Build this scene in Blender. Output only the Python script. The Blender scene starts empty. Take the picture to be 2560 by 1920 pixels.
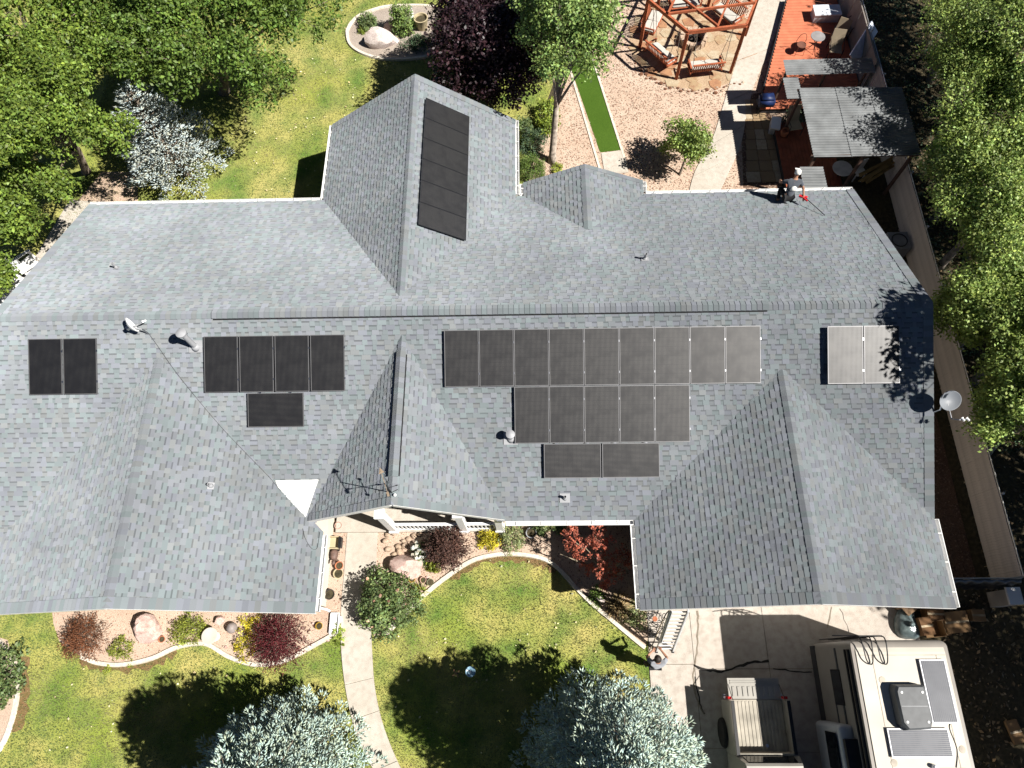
import bpy, bmesh, math, random
import numpy as np
from mathutils import Vector, Matrix
R=math.radians
random.seed(7); rng=np.random.default_rng(7)
scn=bpy.context.scene
C=bpy.context.collection
# ------------------------------------------------------------------ camera
FPX,TILT,ROLL,YAW=1708.0,.3928,-.0717,.0636          # drone lens of 24 mm (35 mm equivalent), pitched 22.5 deg off straight down
CAMPOS=Vector((0,-9.6469,22.9174))
CM=Matrix.Rotation(YAW,3,'Z')@Matrix.Rotation(TILT,3,'X')@Matrix.Rotation(ROLL,3,'Z')
cd=bpy.data.cameras.new('camera'); cam=bpy.data.objects.new('camera',cd); C.objects.link(cam)
cam.matrix_world=Matrix.Translation(CAMPOS)@CM.to_4x4()
cd.sensor_width=36; cd.lens=FPX/2560*36; cd.clip_end=400
scn.camera=cam
scn.cycles.diffuse_bounces=2
# ------------------------------------------------------------------ sky, sun, exposure
SUN_EL,SUN_AZ=R(50),R(-19.5)                          # sun stands to the right of the picture, a little towards its bottom
S=Vector((math.cos(SUN_EL)*math.cos(SUN_AZ),math.cos(SUN_EL)*math.sin(SUN_AZ),math.sin(SUN_EL)))
w=bpy.data.worlds.new('World'); scn.world=w; w.use_nodes=True
wn=w.node_tree; bg=wn.nodes['Background']; sk=wn.nodes.new('ShaderNodeTexSky'); sk.sky_type='NISHITA'; sk.sun_disc=False
sk.sun_elevation=SUN_EL; sk.sun_rotation=math.atan2(S.x,S.y); sk.altitude=1800; sk.air_density=.32; sk.dust_density=.1
wn.links.new(sk.outputs[0],bg.inputs[0]); bg.inputs[1].default_value=.05
sl=bpy.data.lights.new('sun','SUN'); sl.energy=5; sl.angle=R(.5); sl.color=(1,.955,.89)
so=bpy.data.objects.new('sun',sl); C.objects.link(so); so.rotation_euler=S.to_track_quat('Z','Y').to_euler(); so.location=(20,-8,30)
scn.view_settings.view_transform='Standard'; scn.view_settings.look='None'; scn.view_settings.gamma=1
scn.view_settings.use_curve_mapping=False; scn.view_settings.exposure=1.0
# ------------------------------------------------------------------ helpers
def U(px,py,z=0.):
    "point of the place at height z that the survey photograph shows at pixel (px,py)"
    d=CM@Vector(((px-1280)/FPX,(960-py)/FPX,-1)); t=(z-CAMPOS.z)/d.z
    return CAMPOS+d*t
def UL(pts,z=0.): return [U(a,b,z) for a,b in pts]
def PJ(p):
    q=CM.transposed()@(Vector(p)-CAMPOS); return (1280+FPX*q.x/-q.z,960-FPX*q.y/-q.z)
def lin(c): c=c/255.; return c/12.92 if c<=.04045 else ((c+.055)/1.055)**2.4
def A(r,g,b,k=.5): return (lin(r)*k,lin(g)*k,lin(b)*k)
MATS={}
def mat(name,col,rough=.8,var=.12,scale=3.,bump=0.,bscale=40.,metal=0.,spec=.3,col2=None,detail=3,attr=None,trans=0.,coord='Object',coat=0.):
    if name in MATS: return MATS[name]
    m=bpy.data.materials.new(name); m.use_nodes=True; nt=m.node_tree; N=nt.nodes; L=nt.links
    b=N['Principled BSDF']; b.inputs['Roughness'].default_value=rough; b.inputs['Metallic'].default_value=metal
    b.inputs['Specular IOR Level'].default_value=spec; b.inputs['Diffuse Roughness'].default_value=1. if rough>.75 else 0.; b.inputs['Coat Weight'].default_value=coat
    tc=N.new('ShaderNodeTexCoord'); src=tc.outputs[coord]
    no=N.new('ShaderNodeTexNoise'); no.inputs['Scale'].default_value=scale; no.inputs['Detail'].default_value=detail; L.new(src,no.inputs['Vector'])
    mx=N.new('ShaderNodeMix'); mx.data_type='RGBA'
    c2=col2 if col2 else tuple(c*(1-2*var) for c in col)
    c1=col if col2 else tuple(min(1,c*(1+2*var)) for c in col)
    mx.inputs[6].default_value=(*c2,1); mx.inputs[7].default_value=(*c1,1)
    rm=N.new('ShaderNodeMapRange'); rm.inputs[1].default_value=.3; rm.inputs[2].default_value=.7
    L.new(no.outputs[0],rm.inputs[0]); L.new(rm.outputs[0],mx.inputs[0]); out=mx.outputs[2]
    if attr:
        at=N.new('ShaderNodeAttribute'); at.attribute_name=attr
        m2=N.new('ShaderNodeMix'); m2.data_type='RGBA'; m2.blend_type='MULTIPLY'; m2.inputs[0].default_value=1
        L.new(out,m2.inputs[6]); L.new(at.outputs['Color'],m2.inputs[7]); out=m2.outputs[2]
    L.new(out,b.inputs['Base Color'])
    if bump>0:
        nb=N.new('ShaderNodeTexNoise'); nb.inputs['Scale'].default_value=bscale; nb.inputs['Detail'].default_value=3; L.new(src,nb.inputs['Vector'])
        bp=N.new('ShaderNodeBump'); bp.inputs['Strength'].default_value=bump; bp.inputs['Distance'].default_value=.02
        L.new(nb.outputs[0],bp.inputs['Height']); L.new(bp.outputs[0],b.inputs['Normal'])
    if trans>0:
        o=N['Material Output']; tr=N.new('ShaderNodeBsdfTranslucent'); ms=N.new('ShaderNodeMixShader'); ms.inputs[0].default_value=trans
        L.new(out,tr.inputs[0]); L.new(b.outputs[0],ms.inputs[1]); L.new(tr.outputs[0],ms.inputs[2]); L.new(ms.outputs[0],o.inputs[0])
    MATS[name]=m; return m
class MB:
    "collects verts and faces for one mesh"
    def __init__(s): s.v=[]; s.f=[]
    def add(s,vs,fs):
        o=len(s.v); s.v+= [tuple(x) for x in vs]; s.f+=[tuple(i+o for i in f) for f in fs]; return s
    def box(s,c,d,rz=0,M=None):
        hx,hy,hz=d[0]/2,d[1]/2,d[2]/2; vs=[]
        rot=M if M is not None else Matrix.Rotation(rz,3,'Z')
        for z in (-hz,hz):
            for x,y in ((-hx,-hy),(hx,-hy),(hx,hy),(-hx,hy)): vs.append(Vector(c)+rot@Vector((x,y,z)))
        return s.add(vs,[(0,3,2,1),(4,5,6,7),(0,1,5,4),(1,2,6,5),(2,3,7,6),(3,0,4,7)])
    def bar(s,a,b,wd,ht,up=(0,0,1)):
        a=Vector(a);b=Vector(b);d=(b-a); l=d.length; d.normalize(); u=Vector(up)
        if abs(d.dot(u))>.98: u=Vector((1,0,0))
        x=d.cross(u).normalized(); y=x.cross(d).normalized()
        M=Matrix((d,x,y)).transposed()
        return s.box((a+b)/2,(l,wd,ht),M=M)
    def tube(s,pts,r,n=8,cap=True,closed=False):
        pts=[Vector(p) for p in pts]; k=len(pts); rs=r if isinstance(r,(list,tuple)) else [r]*k
        rings=[]; pu=None
        for i,p in enumerate(pts):
            if closed: t=pts[(i+1)%k]-pts[i-1]
            else: t=(pts[min(i+1,k-1)]-pts[max(i-1,0)])
            t.normalize()
            if pu is None: pu=Vector((0,0,1)) if abs(t.z)<.9 else Vector((1,0,0))
            x=t.cross(pu).normalized(); y=x.cross(t).normalized(); pu=y
            rings.append([p+(x*math.cos(2*math.pi*j/n)+y*math.sin(2*math.pi*j/n))*rs[i] for j in range(n)])
        vs=[v for r_ in rings for v in r_]; fs=[]
        for i in range(k if closed else k-1):
            for j in range(n):
                a=i*n+j;b=i*n+(j+1)%n;c=((i+1)%k)*n+(j+1)%n;d=((i+1)%k)*n+j; fs.append((a,b,c,d))
        if cap and not closed: fs+=[tuple(range(n-1,-1,-1)),tuple((k-1)*n+j for j in range(n))]
        return s.add(vs,fs)
    def lathe(s,prof,c=(0,0,0),n=16,M=None):
        vs=[];fs=[];k=len(prof);c=Vector(c)
        for r,z in prof:
            for j in range(n):
                p=Vector((r*math.cos(2*math.pi*j/n),r*math.sin(2*math.pi*j/n),z)); vs.append(c+(M@p if M is not None else p))
        for i in range(k-1):
            for j in range(n): fs.append((i*n+j,i*n+(j+1)%n,(i+1)*n+(j+1)%n,(i+1)*n+j))
        if prof[0][0]>1e-4: fs.append(tuple(range(n-1,-1,-1)))
        if prof[-1][0]>1e-4: fs.append(tuple((k-1)*n+j for j in range(n)))
        return s.add(vs,fs)
    def prism(s,poly,z0,z1):
        n=len(poly); P=[(p[0],p[1]) for p in poly]
        ar=sum(P[i][0]*P[(i+1)%n][1]-P[(i+1)%n][0]*P[i][1] for i in range(n))
        if ar<0: P=P[::-1]
        vs=[(x,y,z0) for x,y in P]+[(x,y,z1) for x,y in P]
        return s.add(vs,[tuple(range(n-1,-1,-1)),tuple(range(n,2*n))]+[(i,(i+1)%n,n+(i+1)%n,n+i) for i in range(n)])
    def rock(s,c,rx,ry,rz,seed=0,n=2,rough=.18,facet=False):
        bm=bmesh.new(); bmesh.ops.create_icosphere(bm,subdivisions=n,radius=1); rr=random.Random(seed)
        off=[Vector((rr.uniform(-1,1),rr.uniform(-1,1),rr.uniform(-1,1))).normalized() for _ in range(7)]; am=[rr.uniform(-.5,1)*rough for _ in off]
        vs=[]
        cuts=[(Vector((rr.uniform(-1,1),rr.uniform(-1,1),rr.uniform(-.6,1))).normalized(),rr.uniform(.62,.92)) for _ in range(11)] if facet else []
        for v in bm.verts:
            dn=v.co.normalized(); k=1+sum(a*max(0,dn.dot(o))**3 for a,o in zip(am,off))+rr.uniform(-.03,.03)
            for pn,pd in cuts:
                q=dn.dot(pn)
                if q>.05: k=min(k,pd/q+rr.uniform(-.012,.012))
            vs.append((c[0]+v.co.x*k*rx,c[1]+v.co.y*k*ry,c[2]+max(-.35,v.co.z*k)*rz))
        s.add(vs,[tuple(v.index for v in f.verts) for f in bm.faces]); bm.free(); return s
def smooth(o,ang=None):
    me=o.data
    if ang is None:
        me.polygons.foreach_set('use_smooth',[True]*len(me.polygons))
    else:
        me.polygons.foreach_set('use_smooth',[True]*len(me.polygons)); me.set_sharp_from_angle(angle=ang)
    return o
def obj(name,mb,material,parent=None,sm=False,kind=None,label=None):
    me=bpy.data.meshes.new(name); me.from_pydata([tuple(v) for v in mb.v],[],mb.f); me.update()
    if material: me.materials.append(material)
    o=bpy.data.objects.new(name,me); C.objects.link(o)
    if parent is not None:
        o.parent=parent
        L=Vector((0,0,0)); q=parent
        while q is not None: L+=Vector(q.location); q=q.parent
        o.location=-L
    if sm: smooth(o,sm if isinstance(sm,float) else None)
    if kind: o['kind']=kind
    if label: o['label']=label
    return o
def thing(name,label,cat,loc,group=None):
    o=bpy.data.objects.new(name,None); o.empty_display_size=.2; C.objects.link(o); o.location=Vector(loc)
    o['label']=label;o['category']=cat
    if group:o['group']=group
    return o
def tag(o,label,cat,group=None):
    o['label']=label;o['category']=cat
    if group:o['group']=group
    return o
def struct(name,mb,m,sm=False): return obj(name,mb,m,None,sm,'structure')
def copytree(o,parent=None,loc=None,rz=None,label=None):
    c=o.copy(); C.objects.link(c); c.parent=parent
    if loc is not None: c.location=loc
    if rz is not None: c.rotation_euler=(0,0,rz)
    if label: c['label']=label
    for ch in list(o.children): copytree(ch,c)
    return c
def strip(curve,width,z0,z1,mb=None):
    "a low kerb that follows a ground curve"
    mb=mb or MB(); n=len(curve); L=[];Rr=[]
    for i,p in enumerate(curve):
        t=Vector(curve[min(i+1,n-1)])-Vector(curve[max(i-1,0)]); t.z=0; t.normalize(); nn=Vector((-t.y,t.x,0))
        L.append(Vector(p)+nn*width/2); Rr.append(Vector(p)-nn*width/2)
    vs=[];fs=[]
    for i in range(n):
        for q,z in ((L[i],z0),(L[i]*.85+Rr[i]*.15,z1),(L[i]*.15+Rr[i]*.85,z1),(Rr[i],z0)): vs.append((q.x,q.y,z))
    for i in range(n-1):
        for j in range(3): fs.append((i*4+j,i*4+j+1,(i+1)*4+j+1,(i+1)*4+j))
    fs+= [(0,3,2,1),((n-1)*4,(n-1)*4+1,(n-1)*4+2,(n-1)*4+3)]
    return mb.add(vs,fs)
def smoothcurve(pts,k=6,closed=False):
    P=[Vector(p) for p in pts]; out=[]; n=len(P)
    for i in range(n if closed else n-1):
        g=lambda j: P[j%n] if closed else P[max(0,min(n-1,j))]
        a,b,c,d=g(i-1),g(i),g(i+1),g(i+2)
        for t in range(k):
            t/=k; out.append(.5*((2*b)+(c-a)*t+(2*a-5*b+4*c-d)*t*t+(3*b-a-3*c+d)*t**3))
    if not closed: out.append(P[-1])
    return out
def npmesh(name,V,F,material,parent=None,col=None,kind=None,sm=False):
    "fast mesh of equal-size faces from numpy arrays; col = one colour for each face"
    me=bpy.data.meshes.new(name); nv,nf,k=len(V),len(F),F.shape[1]
    me.vertices.add(nv); me.vertices.foreach_set('co',np.ascontiguousarray(V,dtype=np.float32).ravel())
    me.loops.add(nf*k); me.loops.foreach_set('vertex_index',np.ascontiguousarray(F,dtype=np.int32).ravel())
    me.polygons.add(nf); me.polygons.foreach_set('loop_start',np.arange(0,nf*k,k,dtype=np.int32)); me.polygons.foreach_set('loop_total',np.full(nf,k,dtype=np.int32))
    if sm: me.polygons.foreach_set('use_smooth',np.ones(nf,dtype=bool))
    me.update()
    if col is not None:
        a=me.attributes.new('tint','FLOAT_COLOR','FACE'); cc=np.ones((nf,4),dtype=np.float32); cc[:,:3]=col; a.data.foreach_set('color',cc.ravel())
    me.materials.append(material)
    o=bpy.data.objects.new(name,me); C.objects.link(o)
    if parent is not None:
        o.parent=parent; L=Vector((0,0,0)); q=parent
        while q is not None: L+=Vector(q.location); q=q.parent
        o.location=-L
    if kind:o['kind']=kind
    return o
# ================================================================== materials
def ground_mat(name,c1,c2,c3,s1=1.2,s2=14.,s3=160.,bump=.6,rough=.95,bsc=120.):
    m=bpy.data.materials.new(name); m.use_nodes=True; nt=m.node_tree;N=nt.nodes;L=nt.links;b=N['Principled BSDF']
    b.inputs['Roughness'].default_value=rough; b.inputs['Specular IOR Level'].default_value=.15
    tc=N.new('ShaderNodeTexCoord')
    def noise(s,d=5):
        n=N.new('ShaderNodeTexNoise'); n.inputs['Scale'].default_value=s; n.inputs['Detail'].default_value=d; L.new(tc.outputs['Object'],n.inputs['Vector']); return n
    def rng_(o,a,b_):
        r=N.new('ShaderNodeMapRange'); r.inputs[1].default_value=a; r.inputs[2].default_value=b_; L.new(o,r.inputs[0]); return r.outputs[0]
    def mix(f,x,y,bt='MIX'):
        q=N.new('ShaderNodeMix'); q.data_type='RGBA'; q.blend_type=bt
        for s,v in ((0,f),(6,x),(7,y)):
            if isinstance(v,tuple): q.inputs[s].default_value=(*v,1)
            elif isinstance(v,float): q.inputs[s].default_value=v
            else: L.new(v,q.inputs[s])
        return q.outputs[2]
    a=mix(rng_(noise(s1).outputs[0],.36,.64),c1,c2)
    a=mix(rng_(noise(s2).outputs[0],.42,.75),a,c3)
    n3=noise(s3,3); v=N.new('ShaderNodeMapRange'); v.inputs[1].default_value=.3;v.inputs[2].default_value=.7;v.inputs[3].default_value=.6;v.inputs[4].default_value=1.35
    L.new(n3.outputs[0],v.inputs[0]); q=N.new('ShaderNodeVectorMath'); q.operation='SCALE'; L.new(a,q.inputs[0]); L.new(v.outputs[0],q.inputs[3])
    L.new(q.outputs[0],b.inputs['Base Color'])
    nb=noise(bsc,3); bp=N.new('ShaderNodeBump'); bp.inputs['Strength'].default_value=bump; bp.inputs['Distance'].default_value=.03; L.new(nb.outputs[0],bp.inputs['Height']); L.new(bp.outputs[0],b.inputs['Normal'])
    MATS[name]=m; return m
M_dirt=ground_mat('leaf litter soil',(.040,.034,.020),(.065,.055,.032),(.11,.088,.050),.7,9,90)
M_lawn=ground_mat('lawn',A(172,178,88,.70),A(206,196,122,.70),A(96,142,60,.64),.4,.7,70,bump=.8,bsc=90)
M_lawn2=ground_mat('front lawn',A(158,172,78,.72),A(206,194,118,.74),A(88,138,56,.66),.5,.9,70,bump=.8,bsc=90)
M_gravel=ground_mat('pink gravel',A(244,222,200,.68),A(236,208,184,.64),A(220,184,160,.58),.8,38,150,bump=1.,bsc=70)
M_brown_gravel=ground_mat('brown gravel',A(150,120,100,.5),A(128,100,84,.5),A(170,140,118,.5),.8,38,150,bump=1.,bsc=70)
M_turf=ground_mat('artificial turf',A(90,124,38,.5),A(100,134,46,.5),A(78,112,34,.5),.5,30,200,bump=.5)
M_conc=ground_mat('concrete',A(248,240,226,.5),A(240,230,214,.48),A(230,218,202,.46),.5,6,220,bump=.15,rough=.85)
M_conc2=ground_mat('drive concrete',A(246,237,224,.48),A(238,226,212,.46),A(222,208,194,.44),.4,5,220,bump=.15,rough=.85)
M_kerb=ground_mat('kerb concrete',A(250,242,226,.68),A(242,232,214,.66),A(228,214,194,.6),1,12,220,bump=.3,rough=.9)
M_flag=ground_mat('flagstone',A(226,200,160,.5),A(210,180,140,.5),A(190,140,110,.5),1.5,4,80,bump=.4)
M_shingle=mat('asphalt shingle',A(174,181,187,.45),.9,.07,.35,.35,220,attr='tint',spec=.25)
M_deckgrey=mat('roof deck',A(120,125,128,.5),.95,.05)
M_white=mat('white painted metal',(.72,.72,.71),.45,.03,2)
M_trim=mat('white trim board',(.70,.69,.67),.55,.04,2)
M_wall=mat('cream stucco',A(222,212,196,.5),.9,.05,2,.25,60)
M_glass=mat('window glass',(.02,.025,.03),.05,.0,spec=.6)
M_black=mat('black painted metal',(.012,.012,.013),.4,.1,spec=.4)
M_alu=mat('aluminium',(.55,.56,.58),.3,.05,metal=1.)
M_galv=mat('galvanised steel',(.42,.44,.46),.35,.15,4,metal=.9)
M_greyplastic=mat('grey vent',A(196,198,202,.5),.5,.05)
M_darkgap=mat('vent mesh and shade',(.01,.01,.011),.9,.0)
# ================================================================== ground sheets
def sheet(name,poly,z,m,n=0):
    return struct(name,MB().prism(poly,z-.004,z),m)
struct('ground',MB().add([(-70,-60,0),(70,-60,0),(70,80,0),(-70,80,0)],[(0,1,2,3)]),M_dirt)
sheet('back_lawn',[(-40,5.2),(-.1,5.2),(-.1,9),(.6,12),(1.5,15),(2.2,40),(-40,40)],.008,M_lawn)
sheet('front_lawn',[(-40,-5.2),(3.64,-5.2),(3.64,-9.6),(3.6,-12.4),(3.55,-40),(-40,-40)],.008,M_lawn2)
sheet('gravel_yard',[(-.3,5.4),(10.4,5.4),(11.2,9),(12.6,20),(14,30),(2.6,30),(2.2,17),(1.5,13.5),(.2,9.5)],.012,M_gravel)
sheet('side_gravel',[(11.3,-7.3),(14.2,-7.3),(14.3,4.5),(11.2,4.5)],.012,M_brown_gravel)
# ================================================================== the house
HR,PM,ZE=5.3093,.4262,2.75
XL,XR,YR,YF=-15.97,11.64,6.0,-5.7078
class Plane:
    def __init__(s,a,b,c,poly,up,holes=()):
        s.a,s.b,s.c=a,b,c; s.poly=poly; s.holes=holes
        s.n=Vector((-b,-c,1)).normalized(); u=Vector((up[0],up[1],0)); u.z=b*u.x+c*u.y; s.vv=u.normalized(); s.uu=s.vv.cross(s.n).normalized()
        s.O=Vector((poly[0][0],poly[0][1],s.z(*poly[0])))
    def z(s,x,y): return s.a+s.b*x+s.c*y
    def pt(s,x,y,off=0): return Vector((x,y,s.z(x,y)))+s.n*off
    def uv(s,x,y): d=Vector((x,y,s.z(x,y)))-s.O; return (d.dot(s.uu),d.dot(s.vv))
    def P(s,u,v,off=0): return s.O+s.uu*u+s.vv*v+s.n*off
    def hit(s,px,py,off=0):
        d=CM@Vector(((px-1280)/FPX,(960-py)/FPX,-1)); q=s.O+s.n*off; t=(q-CAMPOS).dot(s.n)/d.dot(s.n); return CAMPOS+d*t
gp,gx,gz=.398,7.3465,4.592
lp,lx,lz=.4314,-10.9275,4.820
rp,rx,rz=.6527,-3.8367,5.0412
sp,sx,sz=.433,2.06,3.68
mp,mx_,mz=.73,-3.69,5.04
def gable(px_,zr,pit,side): return (zr-side*(-1)*0+0,0,0)
def gplane(xr,zr,pit,side,poly,holes=()):   # side +1: falls towards +x
    return Plane(zr+side*pit*xr,-side*pit,0,poly,(-side,0),holes)
PL={}
PL['rear']=Plane(HR,0,-PM,[(XL,YR),(XR,YR),(XR,0),(XL,0)],(0,-1),holes=[[(-7.2,6.2),(-.5,6.2),(-3.84,.9)],[(.05,6.2),(4.1,6.2),(2.06,4.05)]])
PL['front']=Plane(HR,0,PM,[(XL,YF),(XR,YF),(XR,0),(XL,0)],(0,1),holes=[[(-15.6,-6.2),(-6.3,-6.2),(-10.93,-1.4)],[(-6.55,-6),(-.83,-6),(-3.69,-1.0)],[(3.15,-6.2),(11.5,-6.2),(7.35,-1.95)]])
PL['front_corner']=Plane(HR,0,PM,[(XL,-6.7),(-15.0,-6.7),(-15.0,YF),(XL,YF)],(0,1))
PL['gw']=gplane(gx,gz,gp,-1,[(gx,-8.19),(gx,-1.683),(3.0385,-5.707),(3.0385,-8.19)])
PL['ge']=gplane(gx,gz,gp,1,[(gx,-8.19),(11.6545,-8.19),(11.6545,-5.707),(gx,-1.683)])
PL['le']=gplane(lx,lz,lp,1,[(lx,-8.234),(-6.1288,-8.234),(-6.1288,-5.95),(lx,-1.148)])
PL['lw']=gplane(lx,lz,lp,-1,[(lx,-8.234),(lx,-1.148),(-15.726,-5.95),(-15.726,-8.234)])
PL['rw']=gplane(rx,rz,rp,-1,[(rx,9.514),(-7.3474,9.514),(-7.3474,6.0),(rx,.629)])
PL['re']=gplane(rx,rz,rp,1,[(rx,9.514),(rx,.629),(-.38,5.93),(-.38,9.514)])
PL['sw']=gplane(sx,sz,sp,-1,[(sx,6.58),(-.09,6.58),(-.09,6.0),(sx,3.83)])
PL['se']=gplane(sx,sz,sp,1,[(sx,6.58),(sx,3.83),(4.21,6.0),(4.21,6.58)])
PL['mw']=gplane(mx_,mz,mp,-1,[(mx_,-5.66),(mx_,-.63),(-6.64,-5.66)])
PL['me']=gplane(mx_,mz,mp,1,[(mx_,-5.66),(-.74,-5.66),(mx_,-.63)])
house=thing('house','sprawling single-storey house with grey shingle roof of many gables','house',(0,0,0))
# roof deck
mb=MB()
decks=[(p,p.poly) for k,p in PL.items() if k!='front']+[(PL['front'],[(XL,YF),(-6.66,YF),(-3.69,-.63),(-3.69,0),(XL,0)]),(PL['front'],[(-.72,YF),(XR,YF),(XR,0),(-3.69,0),(-3.69,-.63)])]
for p,pol in decks:
    pts=[p.pt(x,y,-.012) for x,y in pol]
    a=sum(pol[i][0]*pol[(i+1)%len(pol)][1]-pol[(i+1)%len(pol)][0]*pol[i][1] for i in range(len(pol)))
    if a<0: pts=pts[::-1]
    lo=[q-Vector((0,0,.05)) for q in pts]; n=len(pts)
    mb.add(pts+lo,[tuple(range(n)),tuple(range(2*n-1,n-1,-1))]+[(i,n+i,n+(i+1)%n,(i+1)%n) for i in range(n)])
roof=obj('roof',mb,M_deckgrey,house)
# ---- shingles: every tab its own thin slab
def clip(poly,edges):
    for (a,b) in edges:
        out=[];n=len(poly)
        for i in range(n):
            p,q=poly[i],poly[(i+1)%n]
            dp=(b[0]-a[0])*(p[1]-a[1])-(b[1]-a[1])*(p[0]-a[0]); dq=(b[0]-a[0])*(q[1]-a[1])-(b[1]-a[1])*(q[0]-a[0])
            if dp>=0: out.append(p)
            if dp*dq<0: t=dp/(dp-dq); out.append((p[0]+(q[0]-p[0])*t,p[1]+(q[1]-p[1])*t))
        poly=out
        if len(poly)<3: return []
    return poly
def inside(pt,tri):
    s=[]
    for i in range(3):
        a,b=tri[i],tri[(i+1)%3]; s.append((b[0]-a[0])*(pt[1]-a[1])-(b[1]-a[1])*(pt[0]-a[0]))
    return all(x>0 for x in s) or all(x<0 for x in s)
EXPO=.145
HUES=[(1,1,1),(.97,1.02,1.0),(.95,1.03,1.0),(1.02,1.0,1.03),(1.0,.99,1.05),(1.03,1.01,.97)]
pieces=[]   # (verts, faces, colour, projected area)
def slab(p,poly,v0,v1,h0,h1,col,store):
    n=len(poly)
    zz=lambda v: h0+(h1-h0)*(v-v0)/(v1-v0)
    top=[p.P(u,v,zz(v)) for u,v in poly]; bot=[p.P(u,v,-.01) for u,v in poly]
    ar=0
    for i in range(1,n-1): ar+=(top[i]-top[0]).cross(top[i+1]-top[0]).length/2
    if ar<.0012: return
    c=sum(top,Vector())/n; d=CAMPOS-c; vis=ar*max(0,d.normalized().dot(p.n))/d.length_squared
    store.append((top+bot,[tuple(range(n))]+[(i,n+i,n+(i+1)%n,(i+1)%n) for i in range(n)],col,vis))
pr=random.Random(3)
for key,p in PL.items():
    uvp=[p.uv(x,y) for x,y in p.poly]
    a=sum(uvp[i][0]*uvp[(i+1)%len(uvp)][1]-uvp[(i+1)%len(uvp)][0]*uvp[i][1] for i in range(len(uvp)))
    if a<0: uvp=uvp[::-1]
    edges=[(uvp[i],uvp[(i+1)%len(uvp)]) for i in range(len(uvp))]
    vmin=min(q[1] for q in uvp);vmax=max(q[1] for q in uvp);umin=min(q[0] for q in uvp);umax=max(q[0] for q in uvp)
    def fully(u0,u1,v0,v1):
        for (aa,bb) in edges:
            for q in ((u0,v0),(u1,v0),(u1,v1),(u0,v1)):
                if (bb[0]-aa[0])*(q[1]-aa[1])-(bb[1]-aa[1])*(q[0]-aa[0])<0: return False
        return True
    v=vmin
    while v<vmax-.02:
        v1=min(v+EXPO,vmax); u=umin-pr.random()*.3; tooth=pr.random()<.5
        while u<umax:
            wd=pr.choice((.11,.15,.18,.2,.26)) if tooth else pr.choice((.09,.12,.15,.2,.24)); u1=u+wd
            hu=pr.choice(HUES)
            xy=p.P((u+u1)/2,(v+v1)/2)
            if not any(inside((xy.x,xy.y),t) for t in p.holes):
                rects=[]
                if tooth:
                    k=pr.choice((.92,.96,1.0,1.03,1.07,1.12)); rects.append((u,u1,v,v1,.018,.0055,k))
                else:
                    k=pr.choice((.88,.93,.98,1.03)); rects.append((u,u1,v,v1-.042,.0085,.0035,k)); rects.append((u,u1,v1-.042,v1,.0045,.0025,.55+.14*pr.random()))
                for (a0,a1,b0,b1,h0,h1,k) in rects:
                    if b1-b0<.005: continue
                    pol=[(a0,b0),(a1,b0),(a1,b1),(a0,b1)]
                    if not fully(a0,a1,b0,b1): pol=clip(pol,edges)
                    if len(pol)>=3: slab(p,pol,b0,b1+1e-6,h0,h1,tuple(k*c for c in hu),pieces)
            u=u1; tooth=not tooth
        v=v1
def finish(pl,name,restname,limit=300):
    pl.sort(key=lambda t:-t[3])
    for (V,F,c,_) in pl[:limit]:
        m_=MB(); m_.add(V,F); o=obj(name,m_,M_shingle,roof)
        at=o.data.attributes.new('tint','FLOAT_COLOR','FACE'); at.data.foreach_set('color',[x for _ in F for x in (*c,1)])
    rest=pl[limit:]
    if not rest: return
    m_=MB(); cols=[]
    for (V,F,c,_) in rest: m_.add(V,F); cols+= [(*c,1)]*len(F)
    o=obj(restname,m_,M_shingle,roof,kind='stuff')
    at=o.data.attributes.new('tint','FLOAT_COLOR','FACE'); at.data.foreach_set('color',np.array(cols,dtype=np.float32).ravel())
finish(pieces,'shingle','shingle_field')
# ---- ridge caps
caps=[]
def ridge(p0,p1,sa,sb,lift=0,wid=.15):
    "caps folded over a ridge; sa, sb = unit vectors falling down the two slopes"
    p0=Vector(p0);p1=Vector(p1);d=p1-p0;L=d.length;d.normalize();n=int(L/.155)
    for i in range(n):
        a=p0+d*(L*i/n-.01);b=p0+d*(L*(i+1)/n+.02); k=pr.choice((.78,.84,.88,.94)); hu=pr.choice(HUES)
        up=Vector((0,0,1)); o0=.030+lift;o1=.014+lift
        V=[a+up*o0,a+sa*wid+up*(o0),a+sb*wid+up*(o0),b+up*o1,b+sa*wid+up*o1,b+sb*wid+up*o1]
        V+= [q-up*.02 for q in (V[0],V[1],V[2])]+[V[4]-up*.02,V[5]-up*.02]
        F=[(0,1,4,3),(0,3,5,2),(1,0,6,7),(0,2,8,6),(4,1,7,9),(2,5,10,8)]
        c=(a+b)/2; dd=CAMPOS-c
        caps.append((V,F,tuple(k*x for x in hu),1/dd.length_squared))
def sv(p,up): return -p.vv
sR,sF=sv(PL['rear'],0),sv(PL['front'],0)
ridge((XL,0,HR+.0),(-9.3,0,HR),sR,sF); ridge((-9.3,0,HR),(6.95,0,HR),sR,sF,.045,.17); ridge((6.95,0,HR),(XR,0,HR),sR,sF)
ridge((gx,-8.19,gz),(gx,-1.75,gz),sv(PL['gw'],0),sv(PL['ge'],0))
ridge((lx,-8.234,lz),(lx,-1.2,lz),sv(PL['lw'],0),sv(PL['le'],0))
ridge((rx,9.514,rz),(rx,.68,rz),sv(PL['rw'],0),sv(PL['re'],0))
ridge((sx,6.58,sz),(sx,3.9,sz),sv(PL['sw'],0),sv(PL['se'],0))
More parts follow.
